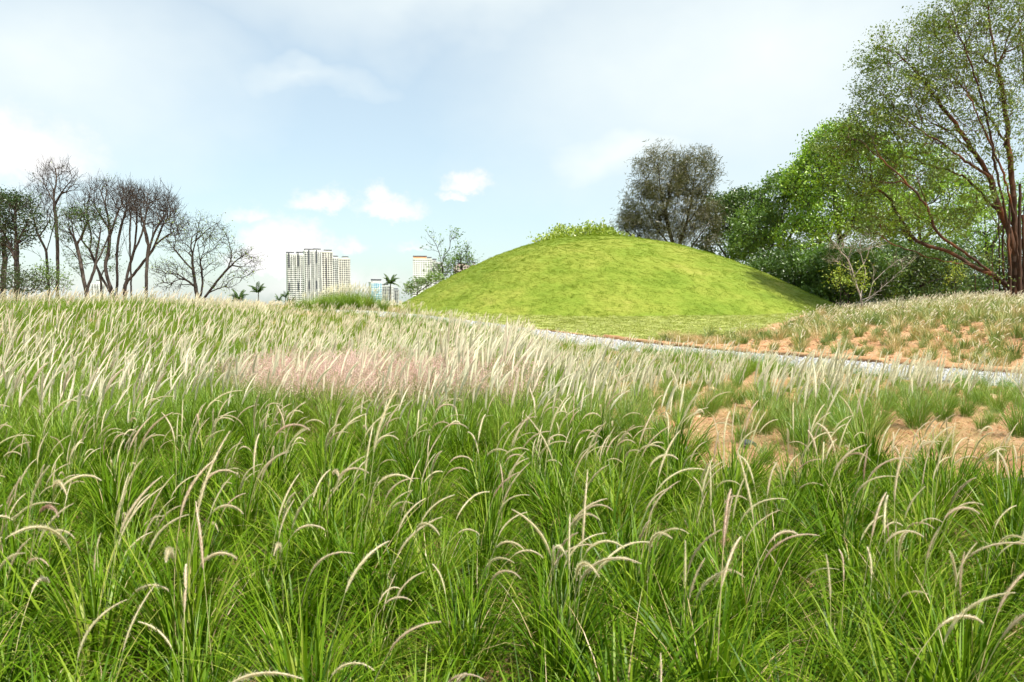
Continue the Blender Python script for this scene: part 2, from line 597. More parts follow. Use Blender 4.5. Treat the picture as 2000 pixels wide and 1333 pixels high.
gx, gy = axis(-30, 40, .4, 6000), axis(-4, 62, .4, 6000)
GX, GY = np.meshgrid(gx, gy)
mb = MB()
GZ = ground_h(GX, GY)
GZ = np.where(mound_r(GX, GY) < .9, GZ - .3, GZ)
pd = np.abs(path_dist(GX.ravel(), GY.ravel()).reshape(GX.shape))
GZ = np.where(pd < PATH_HALF - .1, GZ - .06, GZ)
mb.add(np.stack([GX, GY, GZ], -1), grid_faces(len(gx), len(gy)))


def soil_material():
    m, N, L = new_mat('sandy_soil')
    out = N.new('ShaderNodeOutputMaterial')
    b = N.new('ShaderNodeBsdfPrincipled')
    b.inputs['Roughness'].default_value = .95
    b.inputs['Specular IOR Level'].default_value = .1
    L.new(b.outputs[0], out.inputs[0])
    g = N.new('ShaderNodeNewGeometry')
    n1 = N.new('ShaderNodeTexNoise')
    n1.inputs['Scale'].default_value = .8
    n1.inputs['Detail'].default_value = 9
    n1.inputs['Roughness'].default_value = .65
    L.new(g.outputs['Position'], n1.inputs['Vector'])
    c1 = ramp(N, n1.outputs[0], [(.25, (.32, .15, .07)), (.45, (.46, .255, .135)), (.6, (.54, .335, .2)), (.8, (.62, .45, .31))], L)
    # beyond the meadow the land is under rough green grass
    sp = N.new('ShaderNodeSeparateXYZ')
    L.new(g.outputs['Position'], sp.inputs[0])
    mr = N.new('ShaderNodeMapRange')
    mr.inputs[1].default_value, mr.inputs[2].default_value = 78, 100
    L.new(sp.outputs[1], mr.inputs[0])
    n2 = N.new('ShaderNodeTexNoise')
    n2.inputs['Scale'].default_value = .12
    n2.inputs['Detail'].default_value = 9
    L.new(g.outputs['Position'], n2.inputs['Vector'])
    c2 = ramp(N, n2.outputs[0], [(.3, (.05, .09, .02)), (.6, (.12, .16, .04)), (.8, (.2, .2, .08))], L)
    mx = N.new('ShaderNodeMix')
    mx.data_type = 'RGBA'
    L.new(mr.outputs[0], mx.inputs['Factor'])
    L.new(c1, mx.inputs['A'])
    L.new(c2, mx.inputs['B'])
    L.new(mx.outputs['Result'], b.inputs['Base Color'])
    n3 = N.new('ShaderNodeTexNoise')
    n3.inputs['Scale'].default_value = 7
    n3.inputs['Detail'].default_value = 10
    n3.inputs['Roughness'].default_value = .7
    L.new(g.outputs['Position'], n3.inputs['Vector'])
    bp = N.new('ShaderNodeBump')
    bp.inputs['Strength'].default_value = 1
    bp.inputs['Distance'].default_value = .12
    L.new(n3.outputs[0], bp.inputs['Height'])
    L.new(bp.outputs[0], b.inputs['Normal'])
    return m


M['soil'] = soil_material()
tag(obj('ground', mb.mesh('ground', M['soil'], True)), 'orange sandy soil ground under the grasses and bare bank', 'ground', kind='structure')

# ---- lawn
lx, ly = np.arange(-24, 32, .3), np.arange(30, 80, .3)
LX, LY = np.meshgrid(lx, ly)
f = grid_faces(len(lx), len(ly))
keep = lawn_mask(LX, LY).ravel()[f].all(1) & (mound_r(LX, LY).ravel()[f].min(1) < 1e9) & (mound_r(LX, LY).ravel()[f].max(1) > .88)
mb = MB()
mb.add(np.stack([LX, LY, ground_h(LX, LY) + .035], -1), f[keep])
tag(obj('lawn', mb.mesh('lawn', M['lawn_soil'], True)), 'flat strip of pale green lawn between gravel path and mound', 'lawn', kind='structure')

# ---- mound
na, nr = 420, 210
th = np.linspace(0, 2 * math.pi, na, endpoint=False)
rr = np.linspace(0, 1.03, nr)
RR, TH = np.meshgrid(rr, th)
cx_, sy_ = np.cos(TH) * RR, np.sin(TH) * RR
MX = MC[0] + cx_ * np.where(cx_ < 0, MRL, MRR)
MY = MC[1] + sy_ * MRF


def mound_z(x, y):
    r = np.clip(mound_r(x, y), 0, 1.2)
    base = ground_h(x, y) * smooth(.55, 1.0, r) + 1.15 * (1 - smooth(.55, 1.0, r))
    hh = mound_h(x, y)
    cc_ = np.arctan2(y - MC[1], x - MC[0]) * 17 * np.maximum(r, .15)
    # laid turf slumps into low ripples that follow the contours
    rip = fbm(cc_ * .28 + hh * .9, hh * 2.3 + cc_ * .12, 33, 3) + .6 * fbm(cc_ * .7, hh * 5.0 + cc_ * .2, 35, 2)
    bumps = (.16 * fbm(x * .16, y * .16, 21, 2) + .085 * rip) * smooth(1.02, .8, r)
    return base + mound_h(x, y) + bumps + .05 - .25 * smooth(1.0, 1.03, r)


MZ = mound_z(MX, MY)
idx = np.arange(na * nr).reshape(na, nr)
nxt = np.roll(idx, -1, 0)
f = np.stack([idx[:, :-1], idx[:, 1:], nxt[:, 1:], nxt[:, :-1]], -1)[:, :].reshape(-1, 4)
mb = MB()
mb.add(np.stack([MX, MY, MZ], -1), f)
tag(obj('mound', mb.mesh('mound', M['turf_soil'], True)), 'large rounded turf mound rising behind the gravel path', 'mound', kind='structure')

# ---- gravel path
pt = PATHS
tan = np.gradient(pt, axis=0)
tan /= np.linalg.norm(tan, axis=1)[:, None]
nor = np.stack([tan[:, 1], -tan[:, 0]], 1)     # far side
ks = np.linspace(-1, 1, 15)
PX = pt[:, None, 0] + nor[:, None, 0] * ks[None] * PATH_HALF
PY = pt[:, None, 1] + nor[:, None, 1] * ks[None] * PATH_HALF
edge = .12 * fbm(PX * .8, PY * .8, 5)
PX += nor[:, None, 0] * edge * (np.abs(ks) > .9)
PY += nor[:, None, 1] * edge * (np.abs(ks) > .9)
PZ = ground_h(PX, PY) + .03 - .05 * (np.abs(ks)[None] > .97)
mb = MB()
mb.add(np.stack([PX, PY, PZ], -1), grid_faces(15, len(pt)))
gravel_path = tag(obj('gravel_path', mb.mesh('gravel_path', M['gravel_bed'], True)), 'pale grey gravel path curving past the mound', 'path', kind='structure')


# ------------------------------------------------------------------ scattering of what nobody could count
def source_collection(name, objs):
    c = bpy.data.collections.new(name)
    for o in objs:
        c.objects.link(o)
    return c


def scatter(name, pts, rots, scl, vid, sources, label, cat, parent=None, kind='stuff'):
    me = bpy.data.meshes.new(name)
    n = len(pts)
    me.vertices.add(n)
    me.vertices.foreach_set('co', np.asarray(pts, np.float32).ravel())
    for nm, typ, arr, key in (('rot', 'FLOAT_VECTOR', rots, 'vector'), ('scl', 'FLOAT_VECTOR', scl, 'vector'), ('vid', 'INT', vid, 'value')):
        a = me.attributes.new(nm, typ, 'POINT')
        a.data.foreach_set(key, np.asarray(arr, np.int32 if typ == 'INT' else np.float32).ravel())
    o = obj(name, me, parent)
    ng = bpy.data.node_groups.new('scatter_' + name, 'GeometryNodeTree')
    ng.interface.new_socket('Geometry', in_out='INPUT', socket_type='NodeSocketGeometry')
    ng.interface.new_socket('Geometry', in_out='OUTPUT', socket_type='NodeSocketGeometry')
    N, L = ng.nodes, ng.links
    gi, go = N.new('NodeGroupInput'), N.new('NodeGroupOutput')
    ip = N.new('GeometryNodeInstanceOnPoints')
    ci = N.new('GeometryNodeCollectionInfo')
    ci.inputs[0].default_value = source_collection('source_' + name, sources)
    ci.inputs['Separate Children'].default_value = True
    ci.inputs['Reset Children'].default_value = True

    def named(nm, typ):
        a = N.new('GeometryNodeInputNamedAttribute')
        a.data_type = typ
        a.inputs[0].default_value = nm
        return a.outputs['Attribute']
    L.new(gi.outputs[0], ip.inputs['Points'])
    L.new(ci.outputs[0], ip.inputs['Instance'])
    ip.inputs['Pick Instance'].default_value = True
    L.new(named('vid', 'INT'), ip.inputs['Instance Index'])
    e2r = N.new('FunctionNodeEulerToRotation')
    L.new(named('rot', 'FLOAT_VECTOR'), e2r.inputs[0])
    L.new(e2r.outputs[0], ip.inputs['Rotation'])
    L.new(named('scl', 'FLOAT_VECTOR'), ip.inputs['Scale'])
    L.new(ip.outputs[0], go.inputs[0])
    mod = o.modifiers.new('scatter', 'NODES')
    mod.node_group = ng
    if parent is None:
        tag(o, label, cat, kind=kind)
    else:
        o['kind'] = kind
    return o


# ------------------------------------------------------------------ grass shapes
def curve_pts(base, azim, length, th0, th1, k, power=1.0):
    """points of arching stems: (n, k+1, 3); angles from the vertical"""
    n = len(length)
    s = (np.arange(k) + .5) / k
    th = th0[:, None] + (th1 - th0)[:, None] * s[None] ** power
    seg = (length / k)[:, None]
    dx, dz = np.sin(th) * seg, np.cos(th) * seg
    H = np.concatenate([np.zeros((n, 1)), np.cumsum(dx, 1)], 1)
    Z = np.concatenate([np.zeros((n, 1)), np.cumsum(dz, 1)], 1)
    P = np.stack([H * np.cos(azim)[:, None], H * np.sin(azim)[:, None], Z], -1)
    P[:, :, 0] += base[:, 0, None]
    P[:, :, 1] += base[:, 1, None]
    return P


def add_blades(mb, n, r, length, width, th0, th1, k=5, mat=0, wind=.5, power=1.3, tint=None, rg=None):
    rg = rg or rng
    rad = r * np.sqrt(rg.random(n))
    ba = rg.random(n) * 2 * math.pi
    base = np.stack([rad * np.cos(ba), rad * np.sin(ba)], 1)
    # blades lean outwards from the crown, with the wind added (towards +x)
    ax, ay = np.cos(ba) * .9 + rg.normal(0, .7, n) + wind, np.sin(ba) * .9 + rg.normal(0, .7, n)
    az = np.arctan2(ay, ax)
    L_ = rg.uniform(*length, n)
    t0 = R(1) * rg.uniform(*th0, n)
    t1 = R(1) * rg.uniform(*th1, n)
    P = curve_pts(base, az, L_, t0, t1, k, power)
    tw = rg.uniform(-.7, .7, n)
    w = rg.uniform(*width, n)
    s = np.linspace(0, 1, k + 1)
    prof = np.clip(1.0 - s ** 2.2, 0, 1) * np.minimum(1, .55 + 2.2 * s)
    side = np.stack([-np.sin(az + tw), np.cos(az + tw), np.zeros(n)], 1)
    off = side[:, None] * (w[:, None] * prof[None])[:, :, None] * .5
    Lf, Rt = P - off, P + off
    V = np.stack([Lf, Rt], 2).reshape(n, -1, 3)
    V = V[:, :2 * (k + 1) - 1]
    V[:, -1] = P[:, -1]
    nv = 2 * k + 1
    q = []
    for i in range(k - 1):
        q.append((2 * i, 2 * i + 1, 2 * i + 3, 2 * i + 2))
    off_i = (np.arange(n) * nv)[:, None, None]
    quads = (np.array(q)[None] + off_i).reshape(-1, 4)
    tris = (np.array([(2 * k - 2, 2 * k - 1, 2 * k)])[None] + off_i).reshape(-1, 3)
    tn = np.repeat(rg.random(n) if tint is None else rg.uniform(*tint, n), nv)
    al = np.tile(np.repeat(s, 2)[:nv], n)
    n0 = mb.n
    mb.add(V.reshape(-1, 3), quads, mat, tn, al)
    mb.f.append(tris.astype(np.int32) + n0)
    mb.m.append(np.full(len(tris), mat, np.int32))


def tube(mb, P, rad, sides, mat, tint, along):
    """tube along one polyline"""
    P = np.asarray(P, float)
    d = np.gradient(P, axis=0)
    d /= np.linalg.norm(d, axis=1)[:, None] + 1e-9
    ref = np.array((.21, .97, .1))
    a = np.cross(d, ref)
    a /= np.linalg.norm(a, axis=1)[:, None] + 1e-9
    b = np.cross(d, a)
    ph = np.linspace(0, 2 * math.pi, sides, endpoint=False)
    V = P[:, None] + (a[:, None] * np.cos(ph)[None, :, None] + b[:, None] * np.sin(ph)[None, :, None]) * np.asarray(rad)[:, None, None]
    n = len(P)
    i = np.arange(n * sides).reshape(n, sides)
    j = np.roll(i, -1, 1)
    F = np.stack([i[:-1], j[:-1], j[1:], i[1:]], -1).reshape(-1, 4)
    mb.add(V.reshape(-1, 3), F, mat, tint, np.repeat(along, sides))
    return d, a, b


def add_head(mb, base, az, stalk, head, th0, thm, th1, R_, bristles, blen, sides=6, k=10, stalk_w=.0022, tint=None, mat_s=0, mat_h=1, rg=None):
    """one flower stalk that carries a bristly spike; the stalk is inside the same piece"""
    rg = rg or rng
    tint = rg.random() if tint is None else tint
    ns = 6
    ls = np.concatenate([np.full(ns, stalk / ns), np.full(k, head / k)])
    t = np.concatenate([th0 + (thm - th0) * ((np.arange(ns) + .5) / ns) ** 2, thm + (th1 - thm) * ((np.arange(k) + .5) / k)])
    wob = np.cumsum(rg.normal(0, .02, ns + k))
    az = az + wob
    st = np.stack([np.sin(t) * np.cos(az), np.sin(t) * np.sin(az), np.cos(t)], 1) * ls[:, None]
    P = np.vstack([[(base[0], base[1], 0)], np.array((base[0], base[1], 0)) + np.cumsum(st, 0)])
    tube(mb, P[:ns + 2], np.linspace(stalk_w * 1.15, stalk_w * .85, ns + 2), 3, mat_s, tint, np.linspace(0, .3, ns + 2))
    Q = P[ns:]
    s = np.linspace(0, 1, k + 1)
    prof = np.minimum(1, .45 + 2.4 * s) * (1 - .78 * s ** 2.6) * (1 + rg.normal(0, .05, k + 1))
    prof[-1] = .12
    prof[0] = .3
    rad = R_ * prof
    d, a, b = tube(mb, Q, rad * .8, sides, mat_h, np.clip(tint, 0, 1), s)
    if bristles:
        u = rg.random(bristles) ** .9 * (k - .01)
        i = u.astype(int)
        fr = u - i
        c = Q[i] * (1 - fr)[:, None] + Q[i + 1] * fr[:, None]
        ph = rg.random(bristles) * 2 * math.pi
        o = a[i] * np.cos(ph)[:, None] + b[i] * np.sin(ph)[:, None]
        r = (rad[i] * (1 - fr) + rad[i + 1] * fr) * .7
        dirn = o * .62 + d[i] * rg.uniform(.5, 1.0, bristles)[:, None] + rg.normal(0, .12, (bristles, 3))
        dirn /= np.linalg.norm(dirn, axis=1)[:, None]
        bl = blen * rg.uniform(.5, 1.15, bristles) * (.35 + .65 * np.minimum(1, r / (R_ * .6)))
        root = c + o * r[:, None]
        tip = root + dirn * bl[:, None]
        sd = np.cross(dirn, o)
        sd /= np.linalg.norm(sd, axis=1)[:, None] + 1e-9
        wv = sd * (blen * (.055 if bristles > 250 else .085))
        V = np.stack([root - wv, root + wv, tip], 1).reshape(-1, 3)
        mb.add(V, np.arange(3 * bristles).reshape(-1, 3), mat_h, np.repeat(np.clip(tint + rg.normal(0, .12, bristles), 0, 1), 3), np.repeat(u / k, 3))


def near_blades(seed):
    rg = np.random.default_rng(seed)
    mb = MB()
    add_blades(mb, 90, .09, (.36, .74), (.0075, .0145), (0, 28), (25, 100), 7, rg=rg, wind=.35)
    add_blades(mb, 70, .12, (.34, .70), (.0065, .012), (8, 42), (85, 145), 7, rg=rg, wind=.35, power=1.1)
    add_blades(mb, 16, .16, (.20, .50), (.004, .008), (20, 65), (60, 130), 4, 1, rg=rg)
    add_blades(mb, 5, .1, (.45, .75), (.004, .007), (5, 30), (40, 150), 6, 1, rg=rg)
    return mb.mesh('near_blades', [M['blade'], M['blade_dry']])


def head_mesh(seed, kind='near'):
    rg = np.random.default_rng(seed)
    mb = MB()
    az = rg.normal(0, .55)
    if kind == 'near':
        style = rg.random()
        th1 = R(rg.uniform(95, 135)) if style < .42 else R(rg.uniform(45, 90)) if style < .75 else R(rg.uniform(12, 40))
        thm = th1 * rg.uniform(.15, .35)
        add_head(mb, (0, 0), az, rg.uniform(.42, .66), rg.uniform(.18, .33), R(rg.uniform(0, 10)), thm, th1, rg.uniform(.0046, .0072), 460, .015, 6, 14, .0018, rg.random(), rg=rg)
    else:
        th1 = R(rg.uniform(15, 60))
        add_head(mb, (0, 0), az, rg.uniform(.42, .60), rg.uniform(.26, .38), R(rg.uniform(0, 9)), R(rg.uniform(4, 18)), th1, rg.uniform(.0075, .0115), 260, .024, 6, 9, .0018, rg.random() * .6, rg=rg)
    return mb.mesh('seed_head', [M['stalk'], M['head'] if kind == 'near' else M['plume']])


NEAR_BLADES = [near_blades(100 + i) for i in range(7)]
NEAR_HEADS = [head_mesh(200 + i) for i in range(16)]
MID_HEADS = [head_mesh(300 + i, 'mid') for i in range(10)]


def fine_blades(seed, n=210, ln=(.35, .68)):
    rg = np.random.default_rng(seed)
    mb = MB()
    add_blades(mb, n, .10, ln, (.004, .007), (0, 32), (30, 105), 5, rg=rg, wind=.3)
    return mb.mesh('fine_blades', M['blade_fine'])


MID_BLADES = [fine_blades(400 + i) for i in range(5)]


def plume_source(seed, name, nb, nh, bl_len, stalk, mat_b, bw=(.006, .011), head=(.26, .40), hr=(.013, .019), lean=(10, 55), br=120, tint_h=(0, 1)):
    rg = np.random.default_rng(seed)
    mb = MB()
    add_blades(mb, nb, .16, bl_len, bw, (0, 28), (30, 105), 4, mat=0, rg=rg, wind=.4)
    for i in range(nh):
        a = rg.random() * 2 * math.pi
        b = .2 * math.sqrt(rg.random())
        az = math.atan2(math.sin(a) * .35 + rg.normal(0, .35), math.cos(a) * .35 + .75 + rg.normal(0, .3))
        th1 = R(rg.uniform(*lean))
        add_head(mb, (b * math.cos(a), b * math.sin(a)), az, rg.uniform(*stalk), rg.uniform(*head), R(rg.uniform(0, 14)), th1 * rg.uniform(.25, .6), th1,
                 rg.uniform(*hr), br, .020, 5, 6, .0022, rg.uniform(*tint_h), 1, 2, rg)
    return obj(name, mb.mesh(name, [mat_b, M['stalk'], M['plume']]), link=False)


# ------------------------------------------------------------------ trees
def resample(P, ds):
    P = np.asarray(P, float)
    Q = catmull(P, 8) if len(P) > 2 else P
    d = np.concatenate([[0], np.cumsum(np.linalg.norm(np.diff(Q, axis=0), axis=1))])
    n = max(2, int(d[-1] / ds) + 1)
    t = np.linspace(0, d[-1], n)
    return np.stack([np.interp(t, d, Q[:, i]) for i in range(3)], 1)


def skeleton(stems, targets, bf, ds, rg, up=.0, wig=.06):
    pos, par, plen = [], [], []
    for si, S in enumerate(stems):
        S = resample(S, ds)
        S[1:-1] += rg.normal(0, wig * ds * .6, S[1:-1].shape)
        if si == 0:
            pos.append(S[0]); par.append(-1); plen.append(0.0)
            last = 0
        else:
            A = np.array(pos)
            last = int(np.argmin(np.linalg.norm(A - S[0], axis=1)))
        for p in S[1:]:
            pos.append(p); par.append(last)
            plen.append(plen[last] + float(np.linalg.norm(p - pos[last])))
            last = len(pos) - 1
    cap = len(pos) + len(targets) * 60
    P = np.zeros((cap, 3)); PA = np.full(cap, -1, int); PL = np.zeros(cap); D = np.zeros((cap, 3))
    n = len(pos)
    P[:n] = pos; PA[:n] = par; PL[:n] = plen
    for i in range(1, n):
        v = P[i] - P[PA[i]]
        D[i] = v / (np.linalg.norm(v) + 1e-9)
    D[0] = (0, 0, 1)
    dmin = np.array([np.min(np.linalg.norm(P[:n] - t, axis=1)) for t in targets])
    for t in targets[np.argsort(dmin)]:
        v = t - P[:n]
        dist = np.linalg.norm(v, axis=1) + 1e-9
        cosang = np.einsum('ij,ij->i', v, D[:n]) / dist
        cost = dist * (1 + .55 * (1 - cosang)) + bf * PL[:n]
        b = int(np.argmin(cost))
        L_ = dist[b]
        k = max(1, int(L_ / ds))
        ctrl = P[b] + D[b] * L_ * .45 + np.array((0, 0, up * L_))
        last = b
        p0 = P[b].copy()
        for j in range(1, k + 1):
            s = j / k
            q = (1 - s) ** 2 * p0 + 2 * s * (1 - s) * ctrl + s * s * t
            if j < k:
                q = q + rg.normal(0, wig * ds, 3)
            P[n] = q; PA[n] = last
            w = q - P[last]
            l2 = np.linalg.norm(w) + 1e-9
            D[n] = w / l2
            PL[n] = PL[last] + l2
            last = n
            n += 1
            if n >= cap - 2:
                break
        if n >= cap - 2:
            break
    return P[:n], PA[:n], D[:n]


def tree_radii(P, PA, R0, rt, e=2.3):
    n = len(P)
    kids = np.zeros(n, int)
    np.add.at(kids, PA[1:], 1)
    w = np.zeros(n)
    w[kids == 0] = 1.0
    main = np.full(n, -1)
    for i in range(n - 1, 0, -1):
        p = PA[i]
        w[p] += w[i]
    best = np.zeros(n)
    for i in range(1, n):
        p = PA[i]
        if w[i] > best[p]:
            best[p] = w[i]; main[p] = i
    x, xt = (w / w[0]) ** (1 / e), (1 / w[0]) ** (1 / e)
    r = rt + (R0 - rt) * np.clip((x - xt) / (1 - xt + 1e-9), 0, 1)
    return r, kids, main, w


def branch_mesh(name, P, PA, D, r, main, mat, thick):
    mb = MB()
    n = len(P)
    ch = np.arange(1, n)
    pa = PA[1:]
    is_main = main[pa] == ch
    edge = P[ch] - P[pa]
    edge /= np.linalg.norm(edge, axis=1)[:, None] + 1e-9
    nd = D.copy()
    for i in range(n):                                  # a node's ring faces half-way between in and out
        if main[i] >= 0:
            v = D[i] + D[main[i]]
            nd[i] = v / (np.linalg.norm(v) + 1e-9)

    def frames(d):
        ref = np.array((.31, .95, .05))
        a = np.cross(d, ref)
        a /= np.linalg.norm(a, axis=1)[:, None] + 1e-9
        return a, np.cross(d, a)

    big = r[ch] > thick
    for sel, sides in ((big, 7), (~big, 3)):
        if not sel.any():
            continue
        c, p, e_, mn = ch[sel], pa[sel], edge[sel], is_main[sel]
        ph = np.linspace(0, 2 * math.pi, sides, endpoint=False)
        cs, sn = np.cos(ph)[None, :, None], np.sin(ph)[None, :, None]
        ds = np.where(mn[:, None], nd[p], e_)
        rs = np.where(mn, r[p], np.minimum(r[p], 1.25 * r[c]))
        a, b = frames(ds)
        V0 = P[p][:, None] + (a[:, None] * cs + b[:, None] * sn) * rs[:, None, None]
        a, b = frames(nd[c])
        V1 = P[c][:, None] + (a[:, None] * cs + b[:, None] * sn) * r[c][:, None, None]
        m = len(c)
        V = np.concatenate([V0, V1], 1).reshape(-1, 3)
        i = np.arange(sides)
        j = (i + 1) % sides
        F = np.stack([i, j, j + sides, i + sides], 1)[None] + (np.arange(m) * 2 * sides)[:, None, None]
        mb.add(V, F.reshape(-1, 4))
    return mb.mesh(name, mat, True)


def add_leaves(mb, c, size, rg, aspect=.5, up=.5, droop=None, clump=None):
    """one folded leaf (two triangles each side) at every point of c"""
    n = len(c)
    nrm = rg.normal(0, 1, (n, 3))
    nrm /= np.linalg.norm(nrm, axis=1)[:, None]
    nrm[:, 2] += up
    nrm /= np.linalg.norm(nrm, axis=1)[:, None] + 1e-9
    d = rg.normal(0, 1, (n, 3))
    if droop is not None:
        d = d * .55 + np.asarray(droop)
    d -= nrm * np.einsum('ij,ij->i', d, nrm)[:, None]
    d /= np.linalg.norm(d, axis=1)[:, None] + 1e-9
    s = np.cross(nrm, d)
    L_ = size * rg.uniform(.6, 1.35, n)[:, None]
    W = L_ * aspect * .5
    base, tip = c - d * L_ * .5, c + d * L_ * .5
    mid = c - nrm * L_ * .08
    a = c + s * W + nrm * L_ * .07
    b = c - s * W + nrm * L_ * .07
    V = np.stack([base, a, tip, b], 1).reshape(-1, 3)
    F = np.array([(0, 1, 2), (0, 2, 3)])[None] + (np.arange(n) * 4)[:, None, None]
    t = rg.random(n) if clump is None else np.clip(.55 * rg.random(n) + .45 * (1 - clump), 0, 1)
    mb.add(V, F.reshape(-1, 3), 0, np.repeat(t, 4))


def ellipsoid_pts(Y, ells, rg):
    """ells: (u, v, ru, rv, depth_m, n, shell) in photograph pixels at distance Y (+ optional offset)"""
    out = []
    for e in ells:
        u, v, ru, rv, dep, n, shell = e[:7]
        dy = e[7] if len(e) > 7 else 0
        c = at(u, v, Y + dy)
        k = (Y + dy) / FPX
        d = rg.normal(0, 1, (n, 3))
        d /= np.linalg.norm(d, axis=1)[:, None]
        rad = (shell + (1 - shell) * rg.random(n)) ** (1 / 2.2)
        d *= rad[:, None]
        out.append(c + d * np.array((ru * k, dep, rv * k)))
    return np.vstack(out)


def twig_mesh(mb, A, D, n_per, length, r0, rg, up=.25, ang=(.35, 1.0), seg=2):
    """fine twigs from points A that run along D; returns points on them for leaves and second twigs"""
    A, D = np.repeat(A, n_per, 0), np.repeat(D, n_per, 0)
    n = len(A)
    side = rg.normal(0, 1, (n, 3))
    side -= D * np.einsum('ij,ij->i', side, D)[:, None]
    side /= np.linalg.norm(side, axis=1)[:, None] + 1e-9
    th = rg.uniform(*ang, n)[:, None]
    d = D * np.cos(th) + side * np.sin(th) + np.array((0, 0, up))
    d /= np.linalg.norm(d, axis=1)[:, None]
    L_ = length * rg.uniform(.45, 1.2, n)[:, None] / seg
    pts = [A]
    for k in range(seg):
        pts.append(pts[-1] + d * L_)
        d = d + rg.normal(0, .22, (n, 3)) + np.array((0, 0, up * .4))
        d /= np.linalg.norm(d, axis=1)[:, None]
    ref = np.array((.31, .95, .05))
    a = np.cross(d, ref)
    a /= np.linalg.norm(a, axis=1)[:, None] + 1e-9
    b = np.cross(d, a)
    ph = np.linspace(0, 2 * math.pi, 3, endpoint=False)
    rings = [p[:, None] + (a[:, None] * np.cos(ph)[None, :, None] + b[:, None] * np.sin(ph)[None, :, None]) * r0 * (1 - .75 * k / seg) for k, p in enumerate(pts)]
    V = np.concatenate(rings, 1).reshape(-1, 3)
    F = []
    for k in range(seg):
        for i in range(3):
            j = (i + 1) % 3
            F.append((3 * k + i, 3 * k + j, 3 * k + 3 + j, 3 * k + 3 + i))
    F = (np.array(F)[None] + (np.arange(n) * 3 * (seg + 1))[:, None, None]).reshape(-1, 4)
    mb.add(V, F)
    return pts, d


def make_tree(name, Y, stems, ells, label, R0=.25, rt=.012, bf=.35, ds=.5, leaf=None, leaf_size=.3, per=3, spread=.35, leaf_r=None, bark='bark', seed=1, aspect=.5,
              thick=.05, up=.0, wig=.06, cat='tree', droop=None, leaf_up=.5, group=None, frac=1.0, twigs=2, twig_len=.9, sub=0, twig_r=None, e=1.9, tw_up=.25, more=1.0, twig_ang=(.35, 1.0)):
    rg = np.random.default_rng(seed)
    S = [np.array([at(p[0], p[1], Y + (p[2] if len(p) > 2 else 0)) for p in s]) for s in stems]
    b = S[0][0]
    gz = float(ground_h(np.array([b[0]]), np.array([b[1]]))[0])
    S[0] = np.vstack([[b[0], b[1], gz - .15], S[0][1:]]) if b[2] < gz + .6 else np.vstack([[b[0], b[1], gz - .15], S[0]])
    T = ellipsoid_pts(Y, [(*q[:5], int(q[5] * more), *q[6:]) for q in ells], rg)
    P, PA, D = skeleton(S, T, bf, ds, rg, up, wig)
    r, kids, main, w = tree_radii(P, PA, R0, rt, e)
    root = empty(name, (b[0], b[1], gz))
    off = np.array((b[0], b[1], gz))
    tag(root, label, cat, group)
    obj('trunk', branch_mesh('trunk', P - off, PA, D, r, main, M[bark], thick), root)
    cand = np.where(r < (twig_r or rt * 2.2))[0]
    if len(cand) == 0:
        cand = np.where(kids == 0)[0]
    pts = [P[cand] - off]
    if twigs:
        mb = MB()
        tp, td = twig_mesh(mb, P[cand] - off, D[cand], twigs, twig_len, rt * .9, rg, tw_up, twig_ang)
        pts = tp[1:]
        if sub:
            t2, _ = twig_mesh(mb, tp[1], td, sub, twig_len * .6, rt * .6, rg, tw_up, twig_ang)
            pts = pts + t2[1:]
        obj('twigs', mb.mesh('twigs', M['bark_dark' if bark == 'bark' else bark]), root)['kind'] = 'stuff'
    if leaf:
        c = np.vstack(pts)
        nz = .5 + .9 * fbm(c[:, 0] * .55 + c[:, 2] * .35, c[:, 2] * .6 + c[:, 1] * .5, seed, 2)
        ok = rg.random(len(c)) < np.clip(frac * (.35 + 1.3 * nz), 0, 1)       # leaves gather in clumps
        c, nz = c[ok], nz[ok]
        c, nz = np.repeat(c, per, 0), np.repeat(nz, per)
        c = c + rg.normal(0, spread * .5, c.shape) * np.array((1, 1, .6))
        mb = MB()
        add_leaves(mb, c, leaf_size, rg, aspect, leaf_up, droop, nz)
        obj('crown', mb.mesh('crown', M[leaf]), root)['kind'] = 'stuff'
    return root


# ================================================================== far buildings
def plain(name, col, rough=.7, spec=.3, metal=0.0):
    m, N, L = new_mat(name)
    out = N.new('ShaderNodeOutputMaterial')
    b = N.new('ShaderNodeBsdfPrincipled')
    n = N.new('ShaderNodeTexNoise')
    n.inputs['Scale'].default_value = .25
    n.inputs['Detail'].default_value = 6
    tc = N.new('ShaderNodeTexCoord')
    L.new(tc.outputs['Object'], n.inputs['Vector'])
    c = ramp(N, n.outputs[0], [(.3, tuple(x * .9 for x in col)), (.7, tuple(min(1, x * 1.06) for x in col))], L)
    L.new(c, b.inputs['Base Color'])
    b.inputs['Roughness'].default_value = rough
    b.inputs['Specular IOR Level'].default_value = spec
    b.inputs['Metallic'].default_value = metal
    L.new(b.outputs[0], out.inputs[0])
    return m


M['wall_white'] = plain('white_render', (.82, .81, .78))
M['wall_cream'] = plain('cream_render', (.78, .745, .67))
M['wall_pink'] = plain('pink_render', (.66, .52, .47))
M['wall_grey'] = plain('grey_render', (.42, .42, .42))
M['wall_dark'] = plain('charcoal_cladding', (.07, .075, .09))
M['copper'] = plain('orange_panel', (.66, .34, .18))
M['window'] = plain('dark_window_glass', (.028, .03, .036), .4, .3)
M['blue_glass'] = plain('blue_curtain_glass', (.04, .26, .42), .15, .6)


